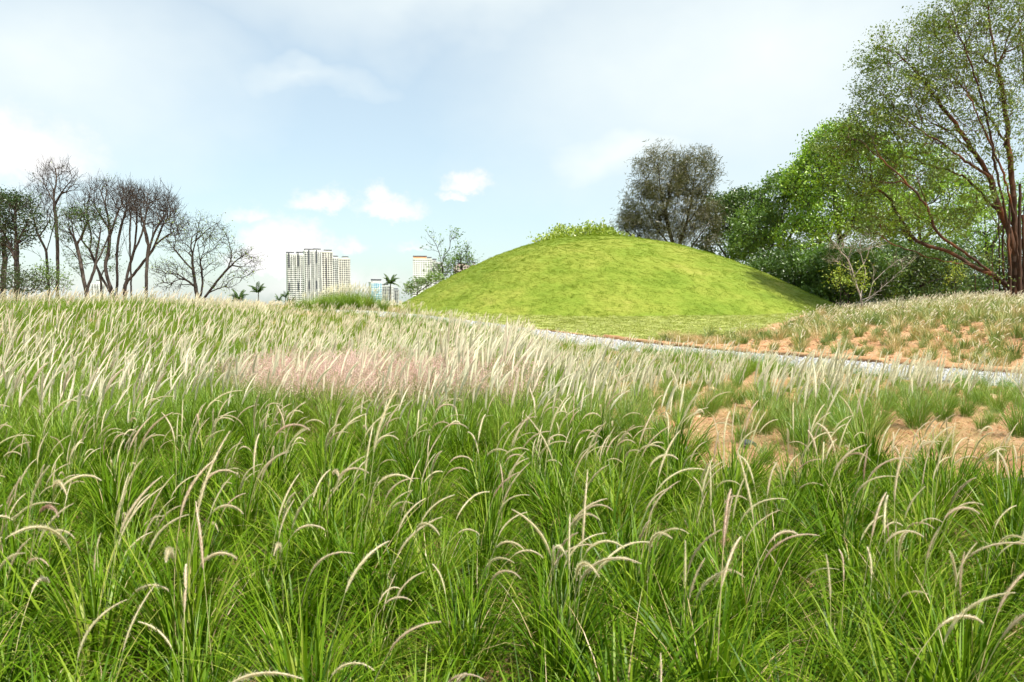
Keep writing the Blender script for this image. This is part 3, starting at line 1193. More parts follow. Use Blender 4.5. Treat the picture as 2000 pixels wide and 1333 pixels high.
def tower(name, u, top_v, Y, w, d, yaw, floors, bays_f, bays_s, label, wall='wall_white', side='wall_cream', glass='window', fins=(), group=None, crown=None,
          balcony=True, base_z=0.0, slab='wall_white', win=(.68, .60)):
    p = at(u, top_v, Y)
    H = p[2] - base_z
    root = empty(name, (p[0], p[1], base_z), R(yaw))
    tag(root, label, 'building', group)
    m = MB()
    m.box((-w / 2, -d / 2, -6), (w / 2, d / 2, H - 3))
    obj('wall', m.mesh('wall', M[wall]), root)
    m = MB()                                            # the end wall is clad in its own colour
    m.box((w / 2, -d / 2 + .3, -6), (w / 2 + .25, d / 2 - .3, H - 3.2))
    obj('side_wall', m.mesh('side_wall', M[side]), root)
    fh = (H - 4) / floors
    g, bal = MB(), MB()
    for k in range(floors):
        z0 = k * fh + fh * (1 - win[1]) * .6
        z1 = z0 + fh * win[1]
        for i in range(bays_f):
            cx = -w / 2 + (i + .5) * w / bays_f
            hw = w / bays_f * win[0] * .5 * (1.25 if (i + k // 7) % 3 == 0 else .9)
            g.box((cx - hw, -d / 2 - .12, z0), (cx + hw, -d / 2 + .2, z1))
            if balcony and i % 2 == 0:
                bal.box((cx - hw * 1.5, -d / 2 - 1.3, z0 - .55), (cx + hw * 1.5, -d / 2 - .02, z0 + .05))
        for i in range(bays_s):
            cy = -d / 2 + (i + .5) * d / bays_s
            hw = d / bays_s * win[0] * .42
            g.box((w / 2 + .05, cy - hw, z0), (w / 2 + .4, cy + hw, z1))
    obj('windows', g.mesh('windows', M[glass]), root)['kind'] = 'stuff'
    if bal.n:
        obj('balconies', bal.mesh('balconies', M[slab]), root)['kind'] = 'stuff'
    for (x0, x1, za, zb) in fins:
        m = MB()
        m.box((x0 * w, -d / 2 - 1.6, za * H), (x1 * w, -d / 2 - .15, zb * H), 0)
        obj('fin', m.mesh('fin', M['wall_dark']), root)
    m = MB()
    m.box((-w / 2 - .4, -d / 2 - .4, H - 2.998), (w / 2 + .5, d / 2 + .4, H - 2.2))
    roof = obj('roof', m.mesh('roof', M[wall]), root)
    for (x0, x1, h, mt) in (crown or [(-.4, -.1, 2.2, 'wall_dark'), (.12, .38, 2.2, 'wall_dark')]):
        m = MB()
        m.box((x0 * w + .1, -d * .3, H - 2.198), (x1 * w - .1, d * .3, H - 2.2 + h * .6))
        pen = obj('penthouse', m.mesh('penthouse', M['wall_white'] if mt == 'wall_dark' else M[mt]), roof)
        m = MB()
        m.box((x0 * w - .5, -d * .3 - .6, H - 2.196 + h * .6), (x1 * w + .5, d * .3 + .6, H - 2.2 + h * .6 + 1.3))
        obj('canopy_slab', m.mesh('canopy_slab', M['wall_dark']), roof)
    return root


YB = 1200.0
tower('apartment_tower', 576, 494, YB - 60, 23.5, 12, 22, 26, 9, 2, 'white apartment tower with charcoal fins, leftmost of the tall cluster', side='wall_white',
      fins=[(-.43, -.36, .72, 1.0), (.12, .18, .74, 1.01), (-.42, -.36, .28, .44), (.12, .18, .30, .44), (-.42, -.36, .02, .14)], crown=[(-.48, -.1, 2.6, 'wall_dark'), (.1, .45, 3.4, 'wall_dark')])
tower('apartment_tower', 610, 488, YB, 25, 13, 22, 27, 9, 2, 'white apartment tower with charcoal fins, tallest in the cluster', side='wall_cream',
      fins=[(-.28, -.21, .73, .99), (.17, .23, .75, .99), (-.28, -.21, .29, .44), (.17, .23, .30, .45)], crown=[(-.45, -.05, 3.0, 'wall_dark'), (.05, .45, 4.0, 'wall_dark')])
tower('apartment_tower', 639, 490, YB + 20, 15.5, 13, 12, 27, 4, 2, 'cream apartment tower with one dark vertical slot, beside the tallest tower', wall='wall_cream', side='wall_white', balcony=False,
      fins=[(-.10, -.03, .04, .86)], crown=[(-.3, .4, 3.4, 'wall_dark')])
tower('apartment_tower', 655, 501, YB + 60, 9, 10, 12, 26, 3, 1, 'narrow white apartment tower between the cream towers', side='wall_white', crown=[(-.35, .4, 2.6, 'wall_dark')])
tower('apartment_tower', 671, 503, YB + 70, 20, 12, 10, 25, 6, 2, 'cream apartment tower at right end of the tall cluster', wall='wall_cream', side='wall_white', balcony=False, crown=[(-.1, .35, 3.6, 'wall_dark')])
tower('office_block', 733, 548, YB - 150, 15, 11, 24, 13, 5, 0, 'low block with blue glass front and white end wall', side='wall_white', glass='blue_glass', balcony=False, win=(.8, .7),
      crown=[(-.3, .45, 4, 'wall_grey')])
tower('apartment_block', 755, 556, YB - 40, 17, 12, -18, 13, 6, 2, 'low white apartment block directly behind the slim palm', side='wall_white', crown=[(-.4, .0, 2, 'wall_dark')])
tower('apartment_block', 773, 564, YB + 20, 9, 9, 0, 11, 3, 1, 'small grey white block at foot of mound', wall='wall_grey', side='wall_white', crown=[(-.3, .3, 1.6, 'wall_dark')])
tower('apartment_tower', 825, 503, YB + 30, 29, 14, 8, 22, 8, 2, 'white apartment tower with orange panelled penthouse above the mound flank', balcony=False, side='wall_white', win=(.6, .42),
      crown=[(-.48, .22, 5, 'copper'), (.27, .46, 2, 'wall_grey')])
tower('apartment_tower', 853, 510, YB + 120, 20, 14, 8, 20, 6, 2, 'white apartment tower half hidden behind the scraggy tree', balcony=False, side='wall_grey', crown=[(-.4, -.05, 7, 'wall_grey')])
tower('apartment_tower', 908, 516, YB + 60, 34, 14, 4, 20, 9, 2, 'pink and white apartment tower peeping over the mound', wall='wall_pink', balcony=False, crown=[(-.35, .05, 4, 'wall_pink'), (.36, .48, 7, 'wall_grey')])
tower('apartment_tower', 192, 552, YB + 300, 22, 14, 18, 17, 5, 2, 'distant white tower seen between bare trunks', side='wall_white', crown=[(-.1, .3, 9, 'wall_white')])
tower('garden_building', 1858, 545, 120, 7, 6, -8, 1, 2, 1, 'small low building with orange roof glimpsed behind the big trunk', wall='wall_cream', balcony=False, base_z=0.8,
      crown=[(-.45, .45, 2.2, 'copper')])

# ================================================================== trees
# --- left group
make_tree('bare_tree', 84, [[(112, 575), (113, 520), (112, 470), (109, 430), (106, 395), (104, 370)], [(106, 395), (92, 370), (82, 345)], [(107, 400), (122, 375), (140, 350)], [(112, 470), (98, 435), (96, 420)],
          [(105, 385), (110, 350), (108, 330)]],
          [(112, 350, 40, 34, 2.2, 190, .25), (88, 360, 22, 26, 1.6, 60, .2), (140, 372, 14, 20, 1.4, 40, .2), (110, 330, 20, 14, 1.4, 40, .2)],
          'tallest slender bare tree with fan crown in the left grove', R0=0.176, rt=.019, bf=.30, twigs=1, twig_len=1.1, sub=1, e=1.95, tw_up=.45, twig_ang=(.2, .65), seed=11, bark='bark', ds=.42, more=.85, up=.12, leaf='leaf_olive', leaf_size=.16, per=1, frac=.04)
make_tree('bare_tree', 88, [[(96, 575), (93, 530), (90, 492), (80, 470), (72, 452), (66, 425), (60, 400)], [(76, 462), (92, 440), (100, 415)], [(88, 515), (70, 495), (42, 485)], [(90, 492), (100, 460), (108, 430)]],
          [(70, 395, 34, 36, 2.2, 190, .2), (100, 410, 22, 30, 1.6, 70, .2), (52, 410, 20, 26, 1.6, 50, .2)],
          'crooked bare tree leaning over the leafy tree by left edge', R0=0.136, rt=.019, bf=.3, twigs=1, twig_len=1.1, sub=1, e=1.95, tw_up=.45, twig_ang=(.2, .65), seed=12, ds=.45, up=.1, bark='bark_dark')
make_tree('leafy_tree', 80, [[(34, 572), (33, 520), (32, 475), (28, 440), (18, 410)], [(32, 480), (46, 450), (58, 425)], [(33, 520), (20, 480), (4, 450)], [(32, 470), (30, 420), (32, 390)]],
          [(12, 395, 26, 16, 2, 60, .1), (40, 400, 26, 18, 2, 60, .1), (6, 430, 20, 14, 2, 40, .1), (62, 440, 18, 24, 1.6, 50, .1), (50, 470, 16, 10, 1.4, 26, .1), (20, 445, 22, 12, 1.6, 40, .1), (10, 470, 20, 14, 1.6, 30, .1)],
          'dark leafy tree with clustered foliage beside the left frame edge', R0=.26, rt=.02, bf=.35, seed=13, leaf='leaf_shaded', leaf_size=.26, per=3, spread=.5, ds=.5)
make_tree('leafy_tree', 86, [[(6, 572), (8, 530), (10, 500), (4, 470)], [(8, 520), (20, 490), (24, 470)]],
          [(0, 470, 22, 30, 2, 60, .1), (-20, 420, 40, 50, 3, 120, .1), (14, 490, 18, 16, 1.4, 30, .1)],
          'dark leafy tree cut by the left frame edge', R0=.28, rt=.02, bf=.35, seed=14, leaf='leaf_shaded', leaf_size=.26, per=4, spread=.55, ds=.5)
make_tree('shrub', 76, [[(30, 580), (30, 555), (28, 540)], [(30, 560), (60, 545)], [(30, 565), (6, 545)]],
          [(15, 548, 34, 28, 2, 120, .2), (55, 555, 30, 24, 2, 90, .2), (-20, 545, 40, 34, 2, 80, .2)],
          'dark rounded shrub at foot of the left leafy trees', R0=.12, rt=.012, bf=.2, seed=15, leaf='leaf_shaded', leaf_size=.24, per=4, spread=.7, ds=.35, cat='shrub', frac=.6)
make_tree('shrub', 80, [[(92, 580), (92, 555), (90, 540)], [(92, 565), (112, 545)]],
          [(86, 545, 20, 20, 1.5, 50, .2), (112, 556, 18, 16, 1.4, 30, .2)],
          'loose green shrub around base of the tallest bare tree', R0=0.048, rt=.019, bf=.2, twigs=1, twig_len=1.1, sub=1, e=1.95, tw_up=.45, twig_ang=(.2, .65), seed=16, leaf='leaf_mid', leaf_size=.2, per=3, spread=.6, ds=.35, cat='shrub')
make_tree('umbrella_tree', 82, [[(170, 576), (163, 545), (158, 515), (150, 480), (140, 455), (128, 440)], [(168, 570), (176, 550), (186, 520), (190, 490), (195, 460)], [(158, 515), (140, 490), (124, 478)], [(186, 520), (205, 480), (215, 450)],
          [(163, 545), (140, 520), (122, 490)], [(150, 480), (165, 450), (172, 430)]],
          [(150, 425, 34, 14, 2.6, 70, .1), (185, 422, 26, 12, 2.2, 50, .1), (130, 445, 18, 14, 1.6, 36, .1), (175, 450, 20, 10, 1.6, 26, .1), (205, 440, 22, 14, 1.6, 30, .1), (190, 480, 16, 10, 1.4, 18, .1), (128, 470, 18, 8, 1.2, 18, .1)],
          'flat topped leafy tree with V shaped reddish trunk in left grove', R0=.24, rt=.018, bf=.35, seed=17, leaf='leaf_dark', leaf_size=.22, per=2, spread=.45, ds=.45, bark='bark')
make_tree('umbrella_tree', 90, [[(198, 576), (197, 550), (188, 520), (176, 500)], [(196, 545), (206, 520), (214, 500)]],
          [(180, 500, 26, 12, 1.6, 36, .1), (212, 498, 20, 12, 1.6, 28, .1), (160, 520, 16, 10, 1.2, 16, .1), (215, 525, 18, 9, 1.2, 16, .1), (145, 500, 14, 10, 1.2, 14, .1)],
          'small thin leafy tree among trunks of the left grove', R0=.12, rt=.014, bf=.35, seed=18, leaf='leaf_dark', leaf_size=.2, per=2, spread=.5, ds=.4)
make_tree('bare_tree', 83, [[(222, 578), (212, 550), (206, 520), (212, 490), (214, 460), (212, 430), (205, 400), (196, 372)], [(213, 470), (225, 430), (238, 395), (242, 370)], [(214, 450), (196, 420), (180, 395)], [(205, 400), (208, 375), (206, 355)]],
          [(205, 385, 34, 38, 2.4, 240, .25), (235, 385, 24, 32, 2, 110, .2), (180, 405, 18, 26, 1.6, 60, .2), (198, 362, 12, 12, 1, 30, .1)],
          'broad bare tree with dense twigs, middle of the left grove', R0=0.176, rt=.019, bf=.26, twigs=1, twig_len=1.1, sub=1, e=1.95, tw_up=.45, twig_ang=(.2, .65), seed=19, ds=.42, more=.85, up=.1, bark='bark', leaf='leaf_olive', leaf_size=.16, per=1, frac=.05)
make_tree('bare_tree', 85, [[(218, 578), (200, 545), (186, 515), (176, 490), (160, 470), (145, 440)], [(176, 490), (178, 460), (172, 430), (165, 400)], [(160, 470), (168, 430)]],
          [(158, 405, 24, 30, 1.8, 110, .2), (178, 385, 18, 26, 1.6, 70, .2), (142, 425, 14, 20, 1.4, 40, .2)],
          'bare tree whose trunk leans hard left across the grove', R0=0.128, rt=.019, bf=.28, twigs=1, twig_len=1.1, sub=1, e=1.95, tw_up=.45, twig_ang=(.2, .65), seed=20, ds=.42, more=.85, up=.1, bark='bark')
make_tree('bare_tree', 80, [[(228, 578), (229, 540), (228, 500), (232, 465), (240, 430), (250, 400)], [(229, 510), (238, 480), (255, 450)]],
          [(250, 390, 24, 34, 1.8, 150, .2), (238, 420, 16, 20, 1.4, 50, .2)],
          'straight trunked bare tree just right of the broad one', R0=0.128, rt=.019, bf=.28, twigs=1, twig_len=1.1, sub=1, e=1.95, tw_up=.45, twig_ang=(.2, .65), seed=21, ds=.42, more=.85, up=.1, bark='bark_dark')
make_tree('bare_tree', 78, [[(243, 578), (246, 555), (258, 540), (274, 520), (290, 500), (302, 480), (312, 455), (322, 425)], [(246, 558), (250, 530), (262, 490), (266, 450), (268, 410)], [(300, 482), (320, 465), (345, 450)], [(290, 500), (298, 460), (300, 420), (305, 385)],
          [(262, 490), (276, 460), (285, 420), (288, 385)]],
          [(300, 405, 46, 44, 3.2, 420, .35), (335, 430, 26, 36, 2.4, 160, .3), (265, 390, 26, 34, 2.2, 150, .25), (345, 455, 20, 20, 1.6, 60, .2)],
          'largest bare tree with rounded twig dome at right of left grove', R0=0.184, rt=.019, bf=.24, twigs=1, twig_len=1.1, sub=1, e=1.95, tw_up=.45, twig_ang=(.2, .65), seed=22, ds=.42, more=.85, up=.12, bark='bark')
make_tree('bare_tree', 76, [[(286, 578), (286, 540), (288, 500), (290, 475), (284, 450), (276, 420)], [(289, 490), (302, 455), (318, 425)], [(288, 480), (282, 440), (290, 400)]],
          [(290, 410, 34, 36, 2, 200, .25), (322, 410, 24, 30, 1.8, 100, .2), (265, 400, 18, 24, 1.4, 50, .2)],
          'bare tree with straight pale trunk in front of the twig dome', R0=0.152, rt=.019, bf=.26, twigs=1, twig_len=1.1, sub=1, e=1.95, tw_up=.45, twig_ang=(.2, .65), seed=23, ds=.42, more=.85, up=.1, bark='bark')
make_tree('bare_tree', 88, [[(256, 578), (256, 540), (254, 490), (254, 440), (258, 400)], [(255, 510), (246, 480), (240, 450)]],
          [(256, 385, 18, 26, 1.6, 100, .2), (246, 420, 12, 20, 1.2, 40, .2)],
          'thin upright bare tree behind the twig dome', R0=0.096, rt=.019, bf=.28, twigs=1, twig_len=1.1, sub=1, e=1.95, tw_up=.45, twig_ang=(.2, .65), seed=24, ds=.42, more=.85, up=.1, bark='bark_dark')
make_tree('sparse_tree', 74, [[(386, 588), (382, 560), (378, 530), (376, 500), (383, 470), (388, 440)], [(390, 588), (396, 550), (392, 520), (388, 490), (386, 478)], [(394, 590), (420, 555), (445, 525), (470, 503), (492, 487)],
          [(382, 560), (355, 545), (325, 560)], [(378, 530), (355, 505), (335, 480), (322, 465)], [(394, 585), (412, 570), (440, 560)], [(445, 525), (452, 500), (446, 470), (440, 455)], [(376, 500), (360, 490), (345, 488)], [(383, 470), (405, 450), (430, 432)]],
          [(385, 445, 60, 22, 3, 150, .2), (345, 480, 40, 18, 2.4, 90, .15), (420, 470, 40, 22, 2.4, 90, .15), (470, 500, 30, 18, 1.8, 70, .1), (320, 525, 30, 20, 2, 70, .1), (360, 530, 50, 18, 2.4, 80, .1), (470, 535, 24, 14, 1.6, 36, .1),
           (330, 560, 34, 12, 1.8, 50, .1), (430, 560, 34, 12, 1.8, 40, .1), (410, 510, 34, 20, 2, 60, .1), (495, 515, 10, 20, 1, 24, .1)],
          'low spreading tree with tiered sparse leaves right of the bare grove', R0=.24, rt=.017, bf=.3, seed=25, ds=.38, bark='bark_dark', leaf='leaf_olive', leaf_size=.16, per=2, spread=.45, frac=.42, twigs=1)
# --- centre
make_tree('scraggy_tree', 92, [[(866, 560), (865, 530), (862, 512), (857, 492), (851, 478), (845, 468), (838, 462)], [(864, 518), (870, 497), (878, 485), (880, 470), (886, 464)], [(872, 497), (884, 493), (893, 482), (900, 482)], [(852, 480), (842, 478), (838, 476)], [(848, 472), (848, 464)],
          [(858, 495), (850, 490), (836, 489)]],
          [(868, 525, 22, 14, 1.4, 26, .1), (884, 466, 9, 5, .5, 12, .1), (858, 478, 6, 4, .5, 6, .1), (868, 506, 8, 5, .6, 10, .1), (850, 530, 14, 8, 1, 14, .1)],
          'scraggy half bare tree poking above left flank of mound', R0=0.096, rt=.019, bf=.35, twigs=1, twig_len=1.1, sub=1, e=1.95, tw_up=.45, twig_ang=(.2, .65), seed=31, ds=.35, bark='bark_dark', leaf='leaf_mid', leaf_size=.26, per=2, spread=.4, wig=.1, frac=.6)
make_tree('leafy_tree', 96, [[(905, 560), (903, 530), (900, 510), (910, 495)], [(902, 525), (885, 515)], [(905, 520), (918, 508)]],
          [(905, 505, 14, 14, 1.2, 30, .1), (890, 515, 16, 14, 1.4, 34, .1), (918, 512, 12, 14, 1.2, 30, .1), (910, 488, 10, 5, .7, 10, .1), (880, 530, 20, 12, 1.4, 40, .1)],
          'small leafy tree partly hidden by left flank of mound', R0=.14, rt=.018, bf=.35, seed=32, ds=.35, bark='bark_dark', leaf='leaf_mid', leaf_size=.24, per=2, spread=.5, frac=.7)
make_tree('shrub', 88, [[(815, 585), (815, 565), (812, 555)], [(815, 570), (795, 560)], [(815, 572), (840, 555)]],
          [(800, 566, 16, 10, 1.4, 40, .1), (825, 556, 22, 10, 1.6, 60, .1), (850, 545, 20, 10, 1.6, 50, .1)],
          'low green shrub along left foot of the mound', R0=.09, rt=.012, bf=.2, seed=33, leaf='leaf_mid', leaf_size=.22, per=3, spread=.5, ds=.3, cat='shrub', twig_len=.5)
make_tree('round_crowned_tree', 98, [[(1140, 600), (1140, 540), (1138, 500), (1135, 470)], [(1139, 520), (1110, 490), (1085, 475)], [(1139, 520), (1175, 485), (1200, 470)]],
          [(1135, 485, 84, 40, 5, 330, .5), (1180, 483, 50, 30, 4, 130, .4), (1085, 484, 36, 22, 3, 80, .4)],
          'bright green tree crown showing over crest of the mound', R0=.3, rt=.02, bf=.25, seed=34, leaf='leaf_lime', leaf_size=.36, per=8, spread=.7, ds=.6)
# --- casuarina and woods
make_tree('casuarina_tree', 100, [[(1330, 604), (1325, 540), (1315, 480), (1300, 420), (1290, 370), (1285, 320)], [(1320, 500), (1340, 440), (1352, 380), (1360, 320)], [(1318, 490), (1285, 450), (1255, 400), (1245, 370)], [(1325, 520), (1280, 490), (1240, 465), (1212, 440)],
          [(1300, 420), (1310, 360), (1320, 320)], [(1340, 440), (1370, 400), (1388, 350)], [(1325, 520), (1360, 470), (1390, 430)]],
          [(1295, 345, 54, 50, 4.5, 230, .25), (1355, 345, 44, 48, 4, 190, .25), (1265, 410, 44, 50, 4, 170, .25), (1330, 410, 60, 60, 5, 260, .25), (1365, 440, 44, 60, 4, 150, .2), (1290, 470, 50, 40, 4, 130, .2), (1228, 440, 24, 22, 2, 60, .1)],
          'tall feathery olive brown tree standing right behind the mound', R0=.42, rt=.016, bf=.26, seed=41, ds=.6, up=.15, leaf='needle', leaf_size=.6, aspect=.075, per=7, spread=.75, twig_len=1.3, frac=.9, bark='bark_dark', droop=(.55, 0, .55), leaf_up=.0)
make_tree('dark_tree', 104, [[(1430, 604), (1430, 540), (1428, 480), (1425, 430)], [(1430, 520), (1400, 470), (1390, 430)], [(1430, 510), (1465, 460), (1480, 420)]],
          [(1410, 420, 40, 40, 4, 130, .4), (1450, 410, 44, 38, 4, 140, .4), (1485, 440, 36, 50, 4, 110, .4), (1405, 480, 40, 40, 4, 90, .4), (1440, 395, 26, 20, 2.4, 50, .3)],
          'dark green tree beside the feathery tree', R0=.34, rt=.02, bf=.28, seed=42, leaf='leaf_dark', leaf_size=.36, per=9, spread=.8, frac=.8, ds=.6)
make_tree('broad_tree', 92, [[(1520, 604), (1520, 540), (1522, 470), (1530, 400)], [(1520, 510), (1490, 460), (1470, 430)], [(1521, 500), (1555, 440), (1575, 390)]],
          [(1530, 400, 50, 56, 5, 170, .5), (1480, 450, 44, 40, 4, 110, .5), (1570, 370, 40, 46, 4, 120, .5), (1500, 500, 50, 40, 4, 110, .5), (1450, 480, 28, 26, 3, 50, .4)],
          'bright green broad tree at left end of the woods', R0=.36, rt=.02, bf=.28, seed=43, leaf='leaf_mid', leaf_size=.33, per=10, spread=.8, frac=.8, ds=.6)
make_tree('broad_tree', 84, [[(1650, 600), (1648, 530), (1640, 460), (1630, 380), (1635, 310)], [(1645, 500), (1600, 440), (1575, 390)], [(1642, 470), (1690, 400), (1710, 340)], [(1636, 400), (1600, 330), (1590, 300)]],
          [(1630, 290, 50, 40, 4.5, 170, .5), (1590, 350, 46, 50, 4.5, 150, .5), (1690, 320, 60, 50, 4.5, 170, .5), (1610, 420, 60, 44, 4.5, 130, .5), (1700, 410, 60, 44, 4.5, 120, .5), (1570, 460, 50, 34, 4, 80, .4)],
          'tallest bright green broad tree in the woods behind the bank', R0=.42, rt=.02, bf=.28, seed=44, leaf='leaf_bright', leaf_size=.33, per=10, spread=.8, frac=.8, ds=.6)
make_tree('broad_tree', 94, [[(1800, 600), (1800, 530), (1795, 450), (1790, 380)], [(1798, 500), (1760, 440), (1740, 390)], [(1797, 480), (1840, 420), (1860, 380)]],
          [(1780, 350, 70, 60, 5, 190, .5), (1730, 420, 50, 44, 4.5, 110, .5), (1850, 400, 60, 60, 5, 150, .5), (1790, 450, 70, 40, 4.5, 120, .4)],
          'green broad tree in the woods behind the leaning limbs', R0=.4, rt=.02, bf=.28, seed=45, leaf='leaf_bright', leaf_size=.33, per=9, spread=.8, frac=.8, ds=.6)
make_tree('broad_tree', 108, [[(1930, 600), (1930, 530), (1925, 450), (1920, 380)], [(1928, 500), (1960, 440), (1990, 400)]],
          [(1920, 420, 70, 44, 5, 120, .4), (2010, 400, 70, 60, 5, 120, .4), (1900, 480, 60, 34, 4, 80, .3)],
          'green tree glimpsed through the big trunks by right edge', R0=.4, rt=.02, bf=.28, seed=46, leaf='leaf_bright', leaf_size=.36, per=6, spread=1.0, ds=.6)
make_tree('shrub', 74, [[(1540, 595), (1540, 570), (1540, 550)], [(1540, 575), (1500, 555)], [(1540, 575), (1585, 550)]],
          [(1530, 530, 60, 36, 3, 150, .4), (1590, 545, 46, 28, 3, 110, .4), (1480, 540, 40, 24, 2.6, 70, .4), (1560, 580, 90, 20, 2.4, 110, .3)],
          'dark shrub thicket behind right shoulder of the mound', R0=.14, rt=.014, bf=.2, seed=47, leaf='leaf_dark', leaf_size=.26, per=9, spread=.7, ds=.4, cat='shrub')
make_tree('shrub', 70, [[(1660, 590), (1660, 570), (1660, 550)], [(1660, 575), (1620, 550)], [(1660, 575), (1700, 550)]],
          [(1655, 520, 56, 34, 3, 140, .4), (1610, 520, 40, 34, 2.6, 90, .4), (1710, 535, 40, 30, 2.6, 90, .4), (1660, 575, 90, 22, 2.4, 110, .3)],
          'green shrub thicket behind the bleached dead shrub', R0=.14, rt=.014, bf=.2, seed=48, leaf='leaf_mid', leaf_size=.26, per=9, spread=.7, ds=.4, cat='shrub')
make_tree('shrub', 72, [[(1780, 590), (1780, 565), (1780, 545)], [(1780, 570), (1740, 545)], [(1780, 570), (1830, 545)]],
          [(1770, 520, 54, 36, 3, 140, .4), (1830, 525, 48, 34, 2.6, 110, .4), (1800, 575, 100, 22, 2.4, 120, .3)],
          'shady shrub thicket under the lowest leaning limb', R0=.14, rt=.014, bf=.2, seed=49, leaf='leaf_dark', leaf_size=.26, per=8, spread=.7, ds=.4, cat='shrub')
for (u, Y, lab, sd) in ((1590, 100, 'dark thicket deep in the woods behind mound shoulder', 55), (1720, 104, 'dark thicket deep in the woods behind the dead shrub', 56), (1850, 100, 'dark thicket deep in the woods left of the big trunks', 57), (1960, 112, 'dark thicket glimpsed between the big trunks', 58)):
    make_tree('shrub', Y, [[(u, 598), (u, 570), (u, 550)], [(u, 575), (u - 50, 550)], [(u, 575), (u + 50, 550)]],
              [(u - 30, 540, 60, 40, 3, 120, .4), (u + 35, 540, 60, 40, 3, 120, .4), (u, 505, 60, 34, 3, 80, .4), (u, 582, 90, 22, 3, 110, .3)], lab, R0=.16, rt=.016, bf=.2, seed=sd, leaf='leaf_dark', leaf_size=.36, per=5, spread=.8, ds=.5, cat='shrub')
make_tree('dead_shrub', 57, [[(1682, 585), (1672, 555), (1665, 530), (1655, 505), (1640, 490), (1625, 470)], [(1678, 575), (1662, 535), (1658, 500), (1668, 478)], [(1695, 588), (1703, 560), (1706, 545), (1706, 520)], [(1704, 552), (1730, 528), (1752, 510)], [(1690, 590), (1735, 552), (1765, 524), (1786, 500)],
          [(1665, 530), (1640, 515), (1622, 505)], [(1668, 540), (1690, 510), (1700, 480), (1712, 468)], [(1680, 580), (1690, 535), (1682, 500), (1680, 470)]],
          [(1640, 480, 24, 16, 1, 30, .1), (1690, 480, 30, 16, 1, 34, .1), (1630, 510, 16, 8, .8, 12, .1), (1750, 515, 20, 10, .8, 12, .1)],
          'bleached leafless shrub with forking branches behind the bank', R0=.075, rt=.012, bf=.4, seed=50, ds=.25, bark='bark_pale', cat='shrub', thick=.03)
for (u, v, Y, lab, sd) in ((1641, 548, 55, 'young lime leaved sapling left of the dead shrub', 51), (1683, 552, 54, 'young lime leaved sapling in front of the dead shrub', 52), (1866, 545, 56, 'yellow green sapling at foot of the leaning limbs', 53)):
    make_tree('sapling', Y, [[(u, 590), (u + 1, 565), (u - 1, v)], [(u, 570), (u + 8, 555)]], [(u, v, 11, 20, .4, 26, .1)], lab, R0=.025, rt=.006, bf=.2, seed=sd, ds=.15, leaf='leaf_lime', leaf_size=.16, per=3, spread=.2, cat='sapling')
